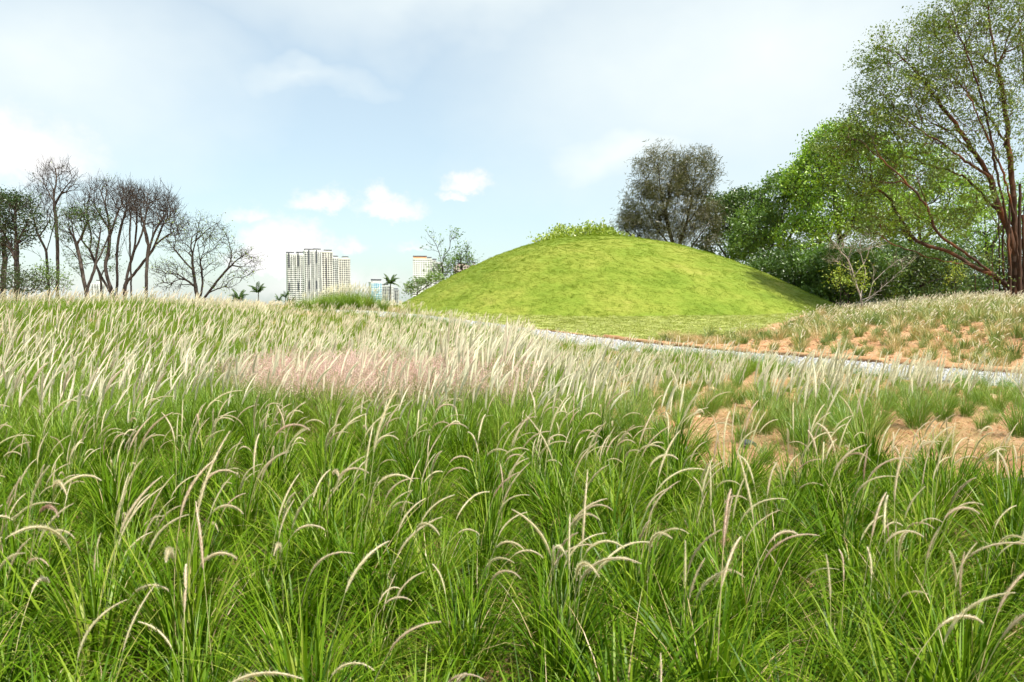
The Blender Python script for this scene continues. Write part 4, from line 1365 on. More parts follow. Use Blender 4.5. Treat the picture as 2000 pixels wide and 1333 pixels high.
# --- the big fig at the right
make_tree('fig_tree', 58, [
    [(1984, 585), (1984, 520), (1983, 450), (1978, 380), (1972, 300), (1962, 200), (1940, 90), (1925, -20)],
    [(1984, 500), (1966, 440), (1950, 405), (1932, 345), (1897, 288), (1860, 234), (1815, 175), (1760, 110), (1715, 90)],
    [(1984, 575, .4), (1950, 545, -.5), (1898, 520, -1), (1835, 508, -1.5), (1772, 487, -2), (1716, 466, -2.4), (1660, 455, -2.6)],
    [(1940, 535, -.5), (1905, 508, -1.5), (1860, 478, -2), (1826, 450, -2.4), (1811, 405, -2.8), (1772, 360, -3), (1734, 322, -3.2), (1696, 290, -3.4)],
    [(1900, 520, -1), (1845, 490, .5), (1792, 470, 1), (1754, 420, 1.5), (1734, 385, 1.8), (1690, 358, 2), (1650, 350, 2)],
    [(1978, 440), (1932, 396, 1), (1891, 352, 1.6), (1851, 333, 2), (1812, 322, 2.2), (1760, 300, 2.5)],
    [(1996, 585, .8), (1998, 500, .8), (2002, 400, 1), (2008, 280, 1.5), (2000, 130, 2), (1985, -30, 2.2)],
    [(1970, 585, -.8), (1972, 500, -.8), (1965, 430, -1), (1945, 330, -1.5), (1930, 240, -2), (1905, 150, -2.5), (1870, 60, -3), (1850, -20, -3)],
    [(2010, 585, 0), (2030, 470, 0), (2070, 350, .5), (2120, 230, 1), (2160, 90, 1)],
    [(2005, 500, 0), (2090, 430, -1), (2190, 380, -2), (2290, 340, -2)],
    [(1972, 300), (1940, 240, 2), (1905, 200, 3), (1850, 140, 4), (1800, 90, 4.5)],
    [(1950, 405), (1920, 330, 2.5), (1870, 270, 3.5), (1800, 230, 4), (1740, 210, 4.5)],
    [(1932, 345), (1880, 310, -2), (1820, 270, -3), (1740, 230, -3.5), (1690, 220, -4)],
    [(1978, 575, .6), (1962, 480, 1.5), (1928, 400, 2.5), (1884, 330, 3.4), (1830, 275, 4)],
    [(1990, 580, -.4), (1984, 450, -1.2), (1962, 350, -2), (1928, 265, -2.6), (1892, 190, -3)],
    [(1974, 578, -.9), (1940, 520, -2.2), (1884, 462, -3), (1830, 425, -3.5), (1765, 402, -4)],
    [(2000, 580, .5), (2015, 450, 1), (2040, 300, 1.5), (2050, 150, 2)],
    [(1980, 520, .5), (1952, 440, 2), (1940, 350, 3), (1950, 240, 3.5), (1945, 120, 4)],
],
    [(1930, 60, 130, 90, 5, 330, .2), (1830, 110, 90, 80, 4.5, 230, .2), (1760, 190, 90, 70, 4, 190, .2), (1870, 210, 100, 90, 4.5, 200, .1), (1730, 260, 90, 50, 3.5, 150, .15), (1660, 290, 70, 40, 3, 110, .15), (1800, 320, 90, 60, 4, 130, .1),
     (1710, 360, 80, 40, 3.2, 110, .1), (1740, 430, 80, 36, 3, 90, .1), (1940, 250, 60, 120, 4, 120, .1), (1720, 110, 40, 40, 2.4, 60, .1), (2090, 120, 130, 160, 5, 180, .2), (2200, 280, 120, 120, 5, 110, .2), (1990, 0, 110, 90, 5, 130, .2), (1690, 455, 40, 20, 2, 30, .1), (1890, 400, 60, 40, 3, 40, .1)],
    'huge many trunked fig tree with reddish limbs towering at right edge', R0=.46, rt=.010, bf=.22, seed=60, ds=.42, bark='bark_red', leaf='leaf_olive', leaf_size=.19, per=9, spread=.5, thick=.04, wig=.15, frac=.62, e=1.75, twigs=2, twig_len=1.0)
fig = [o for o in COL.objects if o.name.startswith('fig_tree')][0]
for k, (u, v0, dy, r) in enumerate(((1951, 420, -.6, .05), (1962, 400, .8, .07), (1973, 380, -1.0, .09), (1992, 360, -.8, .12), (1979, 410, 1.2, .10), (1997, 420, .3, .12), (1940, 470, -1, .03), (1905, 500, -1.2, .03), (1969, 470, -1.4, .06))):
    p0, p1 = at(u, v0, 58 + dy), at(u + 2, 585, 58 + dy)
    gz = float(ground_h(np.array([p1[0]]), np.array([p1[1]]))[0])
    P = resample([p0, (p0 + p1) / 2 + rng.normal(0, .08, 3), np.array((p1[0], p1[1], gz - .1))], .4)
    P[1:-1] += rng.normal(0, .02, P[1:-1].shape)
    m = MB()
    tube(m, P - np.array(fig.location), np.linspace(r * .8, r * 1.25, len(P)), 6, 0, .5, np.zeros(len(P)))
    obj('aerial_root', m.mesh('aerial_root', M['bark_red'], True), fig)


# --- palms
def frond_mesh(seed, L_, th0, droop, w):
    rg = np.random.default_rng(seed)
    mb = MB()
    k = 14
    s = np.linspace(0, 1, k + 1)
    th = th0 + droop * s ** 1.4
    x = np.concatenate([[0], np.cumsum(np.sin(th[:-1]) * L_ / k)])
    z = np.concatenate([[0], np.cumsum(np.cos(th[:-1]) * L_ / k)])
    P = np.stack([x, np.zeros(k + 1), z], 1)
    tube(mb, P, np.linspace(.045, .012, k + 1), 4, 0, .2, s)
    for i in range(1, k + 1):
        for sd in (-1, 1):
            for h in (0, .5):
                p = P[i] * (1 - h) + P[i - 1] * h
                ll = w * (1 - abs(s[i] - .45) * 1.3) * rg.uniform(.85, 1.1)
                d = np.array((.55, sd * .8, -.35 + rg.normal(0, .12)))
                d /= np.linalg.norm(d)
                mb.add([p, p + d * ll * .5 + (0.05, 0, .04), p + d * ll, p + d * ll * .5 - (.05, 0, 0)], [(0, 1, 2, 3)], 0, rg.random())
    return mb.mesh('frond', M['leaf_dark'])


FRONDS = [frond_mesh(500 + i, 2.3, R((8, 30, 55, 80)[i]), R((55, 75, 70, 60)[i]), .8) for i in range(4)]


def palm(u, v_crown, Y, label, n=13, scale=1.0, tr=.13, upright=False):
    p = at(u, v_crown, Y)
    gz = float(ground_h(np.array([p[0]]), np.array([p[1]]))[0])
    root = empty('palm_tree', (p[0], p[1], gz))
    tag(root, label, 'palm')
    H = p[2] - gz
    k = 9
    s = np.linspace(0, 1, k)
    P = np.stack([.12 * np.sin(s * 2), .05 * s, s * (H + .1) - .1], 1)
    m = MB()
    tube(m, P, tr * (1.25 - .45 * s), 8, 0, .5, s)
    obj('trunk', m.mesh('trunk', M['palm_bark'], True), root)
    for i in range(n):
        o = obj('frond', FRONDS[(i % 2) + (i % 5 == 4) if upright else i % 4], root, (P[-1][0], P[-1][1], H - .05))
        o.rotation_euler = (0, rng.uniform(-.15, .15), i * 2.399 + rng.uniform(-.2, .2))
        f = scale * rng.uniform(.85, 1.1)
        o.scale = (f, f, f)


palm(465, 586, 112, 'dark low palm beside the far meadow edge', 18, .8)
palm(503, 571, 125, 'slim upright palm standing alone on skyline', 11, .8, .09, True)
palm(761, 553, 118, 'palm with full crown in front of low white block', 18, .7, .10)
palm(543, 586, 130, 'small distant palm left of the tall towers', 11, .5, .09)
palm(556, 580, 128, 'upright small palm touching base of leftmost tower', 10, .5, .09, True)
palm(566, 592, 122, 'dark stubby palm below the leftmost tower', 13, .55)


# ================================================================== scattered ground cover
def gh(xy):
    return ground_h(xy[:, 0], xy[:, 1])


def poisson(cand, dist):
    """thin candidates so that none are closer than dist (array or number)"""
    dist = np.broadcast_to(dist, (len(cand),))
    cell = float(dist.max())
    grid, keep = {}, []
    for i, (x, y) in enumerate(cand):
        cx, cy = int(math.floor(x / cell)), int(math.floor(y / cell))
        ok = True
        for a in (-1, 0, 1):
            for b in (-1, 0, 1):
                for j in grid.get((cx + a, cy + b), ()):
                    if (cand[j, 0] - x) ** 2 + (cand[j, 1] - y) ** 2 < dist[i] ** 2:
                        ok = False
                        break
                if not ok:
                    break
            if not ok:
                break
        if ok:
            grid.setdefault((cx, cy), []).append(i)
            keep.append(i)
    return np.array(keep, int)


def wedge(n, y0, y1, k0, k1, pad=.8, rg=rng):
    """random points with y in y0..y1 and x between k0*y-pad and k1*y+pad, even per area"""
    y = np.sqrt(rg.uniform(y0 ** 2, y1 ** 2, n))
    x = rg.uniform(0, 1, n) * ((k1 - k0) * y + 2 * pad) + k0 * y - pad
    return np.stack([x, y], 1)


def xyz(xy, dz=0.0):
    return np.column_stack([xy, gh(xy) + dz])


def rand_rot(n, tilt=.15, rg=rng):
    return np.column_stack([rg.normal(0, tilt, n), rg.normal(0, tilt, n), rg.uniform(0, 2 * math.pi, n)])


def wind_rot(n, tilt=.08, spread=.5, rg=rng):
    return np.column_stack([rg.normal(0, tilt, n), rg.normal(0, tilt, n), rg.normal(0, spread, n)])


def uscale(n, lo, hi, rg=rng):
    s = rg.uniform(lo, hi, n)
    return np.column_stack([s, s, s])


def lump(seed, name, mat, squash=.65, sub=2, amp=.28):
    import bmesh
    bm = bmesh.new()
    bmesh.ops.create_icosphere(bm, subdivisions=sub, radius=1)
    rg = np.random.default_rng(seed)
    dirs = rg.normal(0, 1, (7, 3))
    dirs /= np.linalg.norm(dirs, axis=1)[:, None]
    cut = rg.uniform(.45, .85, 7)
    for v in bm.verts:
        p = np.array(v.co)
        for d, c in zip(dirs, cut):                    # planar facets, like broken stone
            e = p @ d - c
            if e > 0:
                p = p - d * e * .9
        p = p * (1 + rg.normal(0, amp * .15, 3))
        v.co = (p[0], p[1], p[2] * squash)
    me = bpy.data.meshes.new(name)
    bm.to_mesh(me)
    bm.free()
    me.materials.append(mat)
    return me


# gravel on the path: a layer of loose stones, part of the path
g_src = [obj('gravel_stone', lump(700 + i, 'gravel_stone', M['gravel'], .6, 1), link=False) for i in range(4)]
n = 26000
# more stones where the path comes near
wseg = np.clip(1.0 / (1 + np.linalg.norm(PATHS[:-1], axis=1) / 18) ** 2.2, .01, 1) * np.linalg.norm(np.diff(PATHS, axis=0), axis=1)
wseg *= (PATHS[:-1, 1] > 8)
seg = rng.choice(len(PATHS) - 1, n, p=wseg / wseg.sum())
tt = rng.random(n)
c = PATHS[seg] * (1 - tt)[:, None] + PATHS[seg + 1] * tt[:, None] + nor[seg] * rng.uniform(-1.02, 1.0, n)[:, None] * PATH_HALF
far = np.linalg.norm(c, axis=1)
s = rng.uniform(.018, .045, n) * (1 + far / 50)
scatter('gravel', xyz(c, .035), rand_rot(n, .6), np.column_stack([s * rng.uniform(.8, 1.3, n), s, s]), rng.integers(0, 4, n), g_src, None, None, parent=gravel_path)


def bare_sand(x, y):
    """how bare the soil is: the pockets between foreground and path, and the bank"""
    a = np.exp(-(((x - 2.45) / .85) ** 2 + ((y - 9.4) / 1.7) ** 2)) + np.exp(-(((x - 5.4) / 1.35) ** 2 + ((y - 9.0) / 1.9) ** 2))
    return a


# clods and small stones on the bare soil
c1 = wedge(16000, 15, 62, .2, .72)
sd = path_dist(c1[:, 0], c1[:, 1])
c1 = c1[(sd > PATH_HALF + .3) & (c1[:, 0] > bank_edge(c1[:, 1]))]
c2 = wedge(10000, 6.0, 16, .08, .72)
c2 = c2[(path_dist(c2[:, 0], c2[:, 1]) < -PATH_HALF - .1)]
cc = np.vstack([c1, c2])
n = len(cc)
s = rng.gamma(1.5, .018, n) + .010
s = np.minimum(s, .13) * np.where(np.hypot(cc[:, 0], cc[:, 1]) < 16, .46, 1.0)
cl_src = [obj('soil_clod', lump(720 + i, 'soil_clod', M['clod'], .7, 2), link=False) for i in range(5)]
scatter('soil_clods', xyz(cc, .0), rand_rot(n, .5), np.column_stack([s * rng.uniform(.8, 1.4, n), s, s]), rng.integers(0, 5, n), cl_src, 'loose orange soil clods and stones strewn over the bare earth', 'clods')


# --- turf on the mound and lawn
def turf_source(seed, name, mat, nb, r, ln, w, t1):
    rg = np.random.default_rng(seed)
    mb = MB()
    add_blades(mb, nb, r, ln, w, (8, 45), t1, 3, rg=rg, wind=1.6, power=1.0)
    return obj(name, mb.mesh(name, mat), link=False)


t_src = [turf_source(740 + i, 'turf_tuft', M['turf'], 30, .22, (.035, .095), (.008, .015), (30, 80)) for i in range(5)]
n = 34000
ang = rng.uniform(0, 2 * math.pi, n)
rad = np.sqrt(rng.random(n)) * 1.0
dx, dy = np.cos(ang) * rad, np.sin(ang) * rad
px_ = MC[0] + dx * np.where(dx < 0, MRL, MRR)
py_ = MC[1] + dy * MRF
keep = (py_ < MC[1] + 3.5)
px_, py_, dx, dy = px_[keep], py_[keep], dx[keep], dy[keep]
n = len(px_)
pz_ = mound_z(px_, py_)
e = .25
nx_ = -(mound_z(px_ + e, py_) - pz_) / e
ny_ = -(mound_z(px_, py_ + e) - pz_) / e
# blades comb down the slope and with the wind
sl_ = np.hypot(nx_, ny_) + 1e-6
yaw = np.arctan2(ny_ / sl_ * .6 + rng.normal(0, .22, n), nx_ / sl_ * .6 + .15 + rng.normal(0, .22, n))
tilt = np.arctan(np.hypot(nx_, ny_)) * .8
sc = rng.uniform(.7, 1.3, n) * (1 + .22 * fbm(px_ * .35 + pz_ * .5, pz_ * 4.0 - px_ * .3, 44, 3))
# rotation: yaw then lean towards the local slope direction
rots = []
for a, t in zip(yaw, tilt):
    eu = (Matrix.Rotation(a, 3, 'Z') @ Matrix.Rotation(t, 3, 'Y')).to_euler()
    rots.append((eu.x, eu.y, eu.z))
scatter('mound_turf', np.column_stack([px_, py_, pz_ - .02]), rots, np.column_stack([sc, sc, sc * rng.uniform(.7, 1.2, n)]), rng.integers(0, 5, n), t_src, 'short bright green turf combed over the mound', 'grass')

M['lawn_blade'] = leaf_mat('lawn_blade', [(0.0, (.24, .29, .07)), (.5, (.31, .345, .095)), (.85, (.37, .37, .13)), (1.0, (.46, .41, .2))], transl=.25, gloss=.02, obj_w=.4)
l_src = [turf_source(750 + i, 'lawn_tuft', M['lawn_blade'], 36, .28, (.05, .14), (.012, .022), (40, 100)) for i in range(4)]
c = np.column_stack([rng.uniform(-24, 24, 30000), rng.uniform(32, 64, 30000)])
c = c[lawn_mask(c[:, 0], c[:, 1]) & (mound_r(c[:, 0], c[:, 1]) > .97)]
n = len(c)
scatter('lawn_grass', xyz(c, .02), rand_rot(n, .1), uscale(n, .7, 1.3), rng.integers(0, 4, n), l_src, 'short yellowish green mown grass before the mound', 'grass')

# --- left meadow: a mass of pale plumes
p_src = [plume_source(760 + i, 'plume_clump', 160, 6, (.38, .76), (.46, .70), M['blade_mead'], lean=(8, 62), tint_h=(0, .9)) for i in range(5)]
p_src += [plume_source(770 + i, 'plume_clump', 160, 3, (.42, .86), (.52, .74), M['blade_mead'], lean=(10, 70)) for i in range(2)]


def meadow_ok(x, y):
    s = path_dist(x, y)
    inside = (s < -PATH_HALF - .35)
    right_edge = x < 1.0 + .035 * (y - 10) + 9 * smooth(15, 21, y) + .5 * fbm(x * .4, y * .4, 61)
    front = y > 8.6 - 1.2 * smooth(-2, -7, x) + .8 * fbm(x * .5, y * .5, 62)
    uu = 1000 + FPX * x / y
    pinkband = (uu > 455) & (uu < 1040) & (y > 10.4) & (y < 14.4)
    greenpocket = ((x + 2.7) / 1.3) ** 2 + ((y - 8.6) / 1.1) ** 2 < 1
    thin = np.random.default_rng(5).random(np.shape(x)) < .30
    return inside & right_edge & front & (~pinkband | thin) & ~greenpocket


c = np.vstack([wedge(2900, 7, 16, -.84, .2), wedge(7600, 16, 48, -.92, .30), wedge(3400, 44, 74, -.6, .05)])
c = c[meadow_ok(c[:, 0], c[:, 1])]
far = np.hypot(c[:, 0], c[:, 1])
c = c[poisson(c, .28 + .006 * far)]
n = len(c)
far = np.hypot(c[:, 0], c[:, 1])
s = rng.uniform(.82, 1.22, n) * (1 + .12 * fbm(c[:, 0] * .3, c[:, 1] * .3, 66))
uu = 1000 + FPX * c[:, 0] / c[:, 1]
s = s * (1 - .25 * np.exp(-((uu - 600) / 110) ** 2) * smooth(20, 32, c[:, 1]))
s = s * (1 - .34 * smooth(1010, 1090, uu) * smooth(13, 17, c[:, 1]))
s = s * (1 + .6 * np.exp(-((uu - 950) / 95) ** 2) * np.exp(-((c[:, 1] - 13) / 2.5) ** 2))
scatter('plume_meadow', xyz(c, -.02), wind_rot(n, .07, .45), np.column_stack([s, s, s]), np.where((fbm(c[:, 0] * .35, c[:, 1] * .35, 67) > .04 - .25 * smooth(13, 8, c[:, 1])) | (rng.random(n) < .25 - .2 * smooth(14, 26, c[:, 1])), rng.integers(5, 7, n), rng.integers(0, 5, n)), p_src,
        'broad mass of pale cream feathery grass plumes across the left meadow', 'grass')

# --- lime fringe beyond the far path
c = np.vstack([wedge(900, 60, 84, -.66, -.13), wedge(500, 54, 70, -.34, -.13)])
sd = path_dist(c[:, 0], c[:, 1])
c = c[(sd > PATH_HALF + .2) & (sd < 13) & (mound_r(c[:, 0], c[:, 1]) > 1.02)]
c = c[poisson(c, .55)]
n = len(c)
f_src = [plume_source(780 + i, 'fringe_clump', 70, 9, (.35, .7), (.40, .66), M['blade_lime'] if i < 2 else M['blade_dry'], bw=(.012, .022), head=(.18, .26), hr=(.014, .02), lean=(8, 50), br=20) for i in range(3)]
scatter('fringe_grass', xyz(c, -.02), wind_rot(n, .07, .6), uscale(n, .8, 1.3), rng.integers(0, 3, n), f_src, 'yellow green fringe of plumed grass beyond the far bend of path', 'grass')

# --- pink band
def pink_source(seed):
    rg = np.random.default_rng(seed)
    mb = MB()
    add_blades(mb, 60, .16, (.30, .55), (.003, .006), (0, 25), (20, 70), 4, mat=0, rg=rg, wind=.3)
    for i in range(26):
        a, b = rg.random() * 6.283, .2 * math.sqrt(rg.random())
        bx, by = b * math.cos(a), b * math.sin(a)
        h = rg.uniform(.50, .76)
        ln = np.array((rg.normal(.06, .08), rg.normal(0, .08), 0))
        P = np.array([(bx, by, 0), (bx, by, h * .5) + ln * .4, (bx, by, h) + ln])
        tube(mb, P, (.0016, .0014, .001), 3, 1, rg.random(), np.zeros(3))
        k = 46
        t = rg.random(k)
        q = P[2] + np.stack([rg.normal(0, 1, k) * .024 * (1.25 - t), rg.normal(0, 1, k) * .024 * (1.25 - t), (t - .55) * .20], 1)
        add_leaves_mat(mb, q, .013, rg, 2)
    return obj('pink_clump', mb.mesh('pink_clump', [M['blade_fine'], M['stalk'], M['pink']]), link=False)


def add_leaves_mat(mb, c, size, rg, mat):
    k = len(mb.m)
    add_leaves(mb, c, size, rg, .55, 0)
    for i in range(k, len(mb.m)):
        mb.m[i][:] = mat


pk = [pink_source(790 + i) for i in range(4)]
c = np.column_stack([rng.uniform(-5.6, .9, 2600), rng.uniform(10.2, 15.0, 2600)])
uu = 1000 + FPX * c[:, 0] / c[:, 1]
c = c[(np.abs(uu - 750) < 300 - 40 * np.abs(c[:, 1] - 12.4) + 150 * fbm(c[:, 0] * .8, c[:, 1] * .8, 70)) & (fbm(c[:, 0] * .7, c[:, 1] * .7, 71) > -.25)]
c = c[rng.random(len(c)) < .45 + .55 * smooth(320, 160, np.abs(1000 + FPX * c[:, 0] / c[:, 1] - 750))]
c = c[poisson(c, .26)]
n = len(c)
scatter('pink_grass', xyz(c, -.01), wind_rot(n, .08, 1.5), uscale(n, .85, 1.2), rng.integers(0, 4, n), pk, 'band of hazy pink flowering grass in the middle of the meadow', 'grass')

# --- low filler grass between the foreground clumps
def filler_source(seed, mat):
    rg = np.random.default_rng(seed)
    mb = MB()
    add_blades(mb, 56, .22, (.14, .36), (.004, .0085), (10, 55), (50, 130), 5, rg=rg, wind=.4)
    return obj('grass_tuft', mb.mesh('grass_tuft', mat), link=False)


fl = [filler_source(800 + i, M['blade']) for i in range(5)]
c = wedge(11000, 1.1, 9.5, -.74, .74)
bs = bare_sand(c[:, 0], c[:, 1])
c = c[(bs < .3) & ~((c[:, 0] > 2) & (c[:, 1] > 7.0) & (rng.random(len(c)) < .6))]
c = c[poisson(c, .135)]
n = len(c)
scatter('understorey_grass', xyz(c, -.01), rand_rot(n, .08), uscale(n, .7, 1.25), rng.integers(0, 5, n), fl, 'low tangled green grass filling gaps between the foreground clumps', 'grass')

# --- dead straw litter on bare soil
def litter_source(seed):
    rg = np.random.default_rng(seed)
    mb = MB()
    add_blades(mb, 16, .18, (.10, .26), (.003, .005), (60, 85), (80, 100), 2, rg=rg, wind=0)
    return obj('straw', mb.mesh('straw', M['blade_dry']), link=False)


ls = [litter_source(810 + i) for i in range(3)]
c = np.vstack([wedge(5000, 6, 17, -.1, .72), wedge(160, 1.2, 7, -.74, .74), wedge(2600, 17, 48, .2, .72)])
sd = path_dist(c[:, 0], c[:, 1])
c = c[(np.abs(sd) > PATH_HALF + .3) & ~((sd > 0) & (c[:, 0] < bank_edge(c[:, 1])))]
n = len(c)
scatter('straw_litter', xyz(c, .01), rand_rot(n, .05), uscale(n, .8, 1.4) * np.where(c[:, 1:2] > 17, 1.6, 1.0), rng.integers(0, 3, n), ls, 'dry straw litter lying on the sandy soil', 'litter')

# --- dry grass along the top of the bank
ds_ = [plume_source(820 + i, 'dry_clump', 80, 5, (.35, .75), (.45, .7), M['blade_dry'] if i < 1 else M['tussock'], bw=(.012, .022), head=(.14, .2), hr=(.011, .016), lean=(30, 95), br=14) for i in range(5)]
c = wedge(5200, 18, 66, .2, .74)
sd = path_dist(c[:, 0], c[:, 1])
dens = (.03 + .97 * smooth(6, 20, sd)) * smooth(-.5, 4, c[:, 0] - bank_edge(c[:, 1]))
c = c[(sd > PATH_HALF + 1) & (c[:, 0] > bank_edge(c[:, 1])) & (mound_r(c[:, 0], c[:, 1]) > 1.02) & (rng.random(len(c)) < dens)]
c = c[poisson(c, .50)]
n = len(c)
scatter('bank_dry_grass', xyz(c, -.02), wind_rot(n, .1, .8), uscale(n, .6, 1.25), rng.integers(0, 5, n), ds_, 'dense straw coloured grass along top of the sandy bank', 'grass')


# ================================================================== things: grass clumps, tussocks, rolls, rocks
def place_head(parent, meshes, loc, rz, sc):
    o = obj('seed_head', meshes, parent, loc)
    o.rotation_euler = (rng.normal(0, .06), rng.normal(0, .06), rz)
    o.scale = (sc, sc, sc)
    return o


# foreground clumps
c = wedge(9000, 1.35, 9.0, -.72, .72, .35)
lim = 8.8 - 1.0 * smooth(.8, 3.2, c[:, 0])
bs = bare_sand(c[:, 0], c[:, 1])
c = c[(c[:, 1] < lim) & (bs < .22)]
c = c[poisson(c, .30 + .022 * c[:, 1])]
c = c[np.argsort(c[:, 1])][:300]
for x, y in c:
    z = float(ground_h(np.array([x]), np.array([y]))[0])
    root = empty('fountain_grass', (x, y, z - .015), rng.normal(0, .7), float(np.clip(rng.normal(.96, .16), .62, 1.3)))
    uu = 1000 + FPX * x / y
    third = 'left' if uu < 700 else 'centre' if uu < 1300 else 'right'
    zone = ('nearest the camera at bottom ' + third if y < 3.6 else 'far back at left, by the plume meadow' if x < -.8 and y > 6 else 'far back before the pink grass' if y > 6 and x < 1.2 else 'at left of the foreground' if x < -.8 else 'before the sandy patch' if x > 1.2 else 'in mid foreground')
    k = int(min(rng.poisson(1.9 if y < 3.2 else 3.1 if y < 5 else 4.2), 9))
    if y < 2.1:
        k = 0
    many = ('no seed heads', 'one arching seed head', 'two arching seed heads', 'three arching seed heads', 'four arching seed heads')[k] if k < 5 else 'many arching seed heads'
    tag(root, 'fountain grass clump with %s %s' % (many, zone), 'grass clump', 'fountain grass clumps %s, %s' % (zone, many), 'thing')
    o = obj('leaf_blades', random.choice(NEAR_BLADES), root)
    o.rotation_euler = (0, 0, rng.normal(0, .5) + random.choice((0, 0, math.pi)))
    o['kind'] = 'stuff'
    for _ in range(k):
        a, b = rng.random() * 6.283, .1 * math.sqrt(rng.random())
        place_head(root, random.choice(NEAR_HEADS), (b * math.cos(a), b * math.sin(a), 0), rng.normal(0, .75) - root.rotation_euler.z, rng.uniform(.9, 1.12) if y < 3 else rng.uniform(.85, 1.15))

# clumps with upright plumes between the foreground and the path
c = wedge(5000, 7.2, 20, .02, .74, .2)
sd = path_dist(c[:, 0], c[:, 1])
bs = bare_sand(c[:, 0], c[:, 1])
lim = 8.8 - 1.0 * smooth(.8, 3.2, c[:, 0])
c = c[(sd < -PATH_HALF - .2) & (c[:, 0] > .9 + .035 * (c[:, 1] - 10)) & (c[:, 1] > lim + .3) & ((bs < .42) | (rng.random(len(c)) < .05))]
c = c[poisson(c, .50)]
c = c[np.argsort(c[:, 1])][:290]
for x, y in c:
    z = float(ground_h(np.array([x]), np.array([y]))[0])
    small = rng.random() < .22 or bare_sand(x, y) > .42
    root = empty('plume_grass', (x, y, z - .015), rng.normal(0, .6), rng.uniform(.5, .7) if small else rng.uniform(.85, 1.12) * (1.2 if y < 11 else .95 if y < 14 else .72))
    uu = 1000 + FPX * x / y
    zone = 'on bare sand at right' if x > 3.5 and y < 13 else 'lining the near edge of the gravel path' if path_dist([x], [y])[0] > -PATH_HALF - 2.2 else 'left of the sandy patch' if uu < 1280 else 'behind the sandy patch' if uu < 1560 else 'below the edging rolls'
    n_heads = int(rng.integers(3, 9) if y > 14 else rng.integers(5, 13) if y > 9.8 else rng.integers(2, 7))
    many = 'a few' if n_heads < 5 else 'several' if n_heads < 9 else 'many'
    tag(root, 'small tussock of fine grass ' + zone if small else 'fine grass clump with %s cream plumes %s' % (many, zone), 'grass clump', ('small tussocks ' if small else 'clumps with %s plumes ' % many) + zone, 'thing')
    o = obj('leaf_blades', random.choice(MID_BLADES), root)
    o.rotation_euler = (0, 0, rng.normal(0, .6))
    o['kind'] = 'stuff'
    if small:
        continue
    for _ in range(n_heads):
        a, b = rng.random() * 6.283, .12 * math.sqrt(rng.random())
        place_head(root, random.choice(MID_HEADS), (b * math.cos(a), b * math.sin(a), 0), rng.normal(0, .8) - root.rotation_euler.z, rng.uniform(.85, 1.15))

# the tall green hump of grass beyond the far bend of the path
def hump_blades(seed):
    rg = np.random.default_rng(seed)
    mb = MB()
    add_blades(mb, 230, .28, (.7, 1.35), (.012, .024), (0, 28), (25, 95), 5, rg=rg, wind=.25)
    return mb.mesh('hump_blades', M['blade_mead'])


def hump_heads(seed):
    rg = np.random.default_rng(seed)
    mb = MB()
    for i in range(16):
        a, b = rg.random() * 6.283, .3 * math.sqrt(rg.random())
        th1 = R(rg.uniform(10, 80))
        add_head(mb, (b * math.cos(a), b * math.sin(a)), rg.normal(0, .8), rg.uniform(1.0, 1.35), rg.uniform(.22, .32), R(rg.uniform(0, 16)), th1 * .4, th1, .017, 20, .03, 5, 6, .004, rg.random() * .8, 0, 1, rg)
    return mb.mesh('hump_heads', [M['stalk'], M['plume']])


HB, HH = [hump_blades(830 + i) for i in range(3)], [hump_heads(840 + i) for i in range(3)]
hump = [(572, 606, 68, .75), (590, 606, 68, .95), (606, 607, 67, 1.0), (622, 608, 66, 1.1), (640, 608, 66, 1.2), (655, 609, 65, 1.3), (668, 610, 65, 1.3), (684, 610, 64, 1.35), (700, 611, 64, 1.3), (716, 612, 63, 1.2), (732, 612, 63, 1.1), (748, 613, 62, .95),
        (630, 606, 69, 1.3), (662, 606, 69, 1.45), (690, 606, 68, 1.45), (715, 606, 68, 1.35), (645, 605, 71, 1.4), (676, 605, 71, 1.5), (703, 605, 70, 1.45)]
for k, (u, v, Y, s) in enumerate(hump):
    p = at(u, v, Y)
    z = float(ground_h(np.array([p[0]]), np.array([p[1]]))[0])
    root = empty('tall_grass', (p[0], p[1], z - .03), rng.normal(0, .6), s * 1.12)
    tag(root, 'tall dark green plumed grass clump on the hump left of mound', 'grass clump', 'tall grass clumps on the hump', 'thing')
    obj('leaf_blades', HB[k % 3], root)['kind'] = 'stuff'
    obj('seed_heads', HH[k % 3], root)['kind'] = 'stuff'

# tussocks on the sandy bank
def tussock_mesh(seed, dry):
    rg = np.random.default_rng(seed)
    mb = MB()
    add_blades(mb, 110 if not dry else 80, .11, (.22, .52), (.006, .012), (0, 40), (40, 110), 4, rg=rg, wind=.2)
    add_blades(mb, 24, .13, (.2, .42), (.005, .01), (20, 60), (70, 130), 3, rg=rg, wind=.2, tint=(.8, 1.0))
    return mb.mesh('tussock', M['blade_dry'] if dry else M['tussock'])


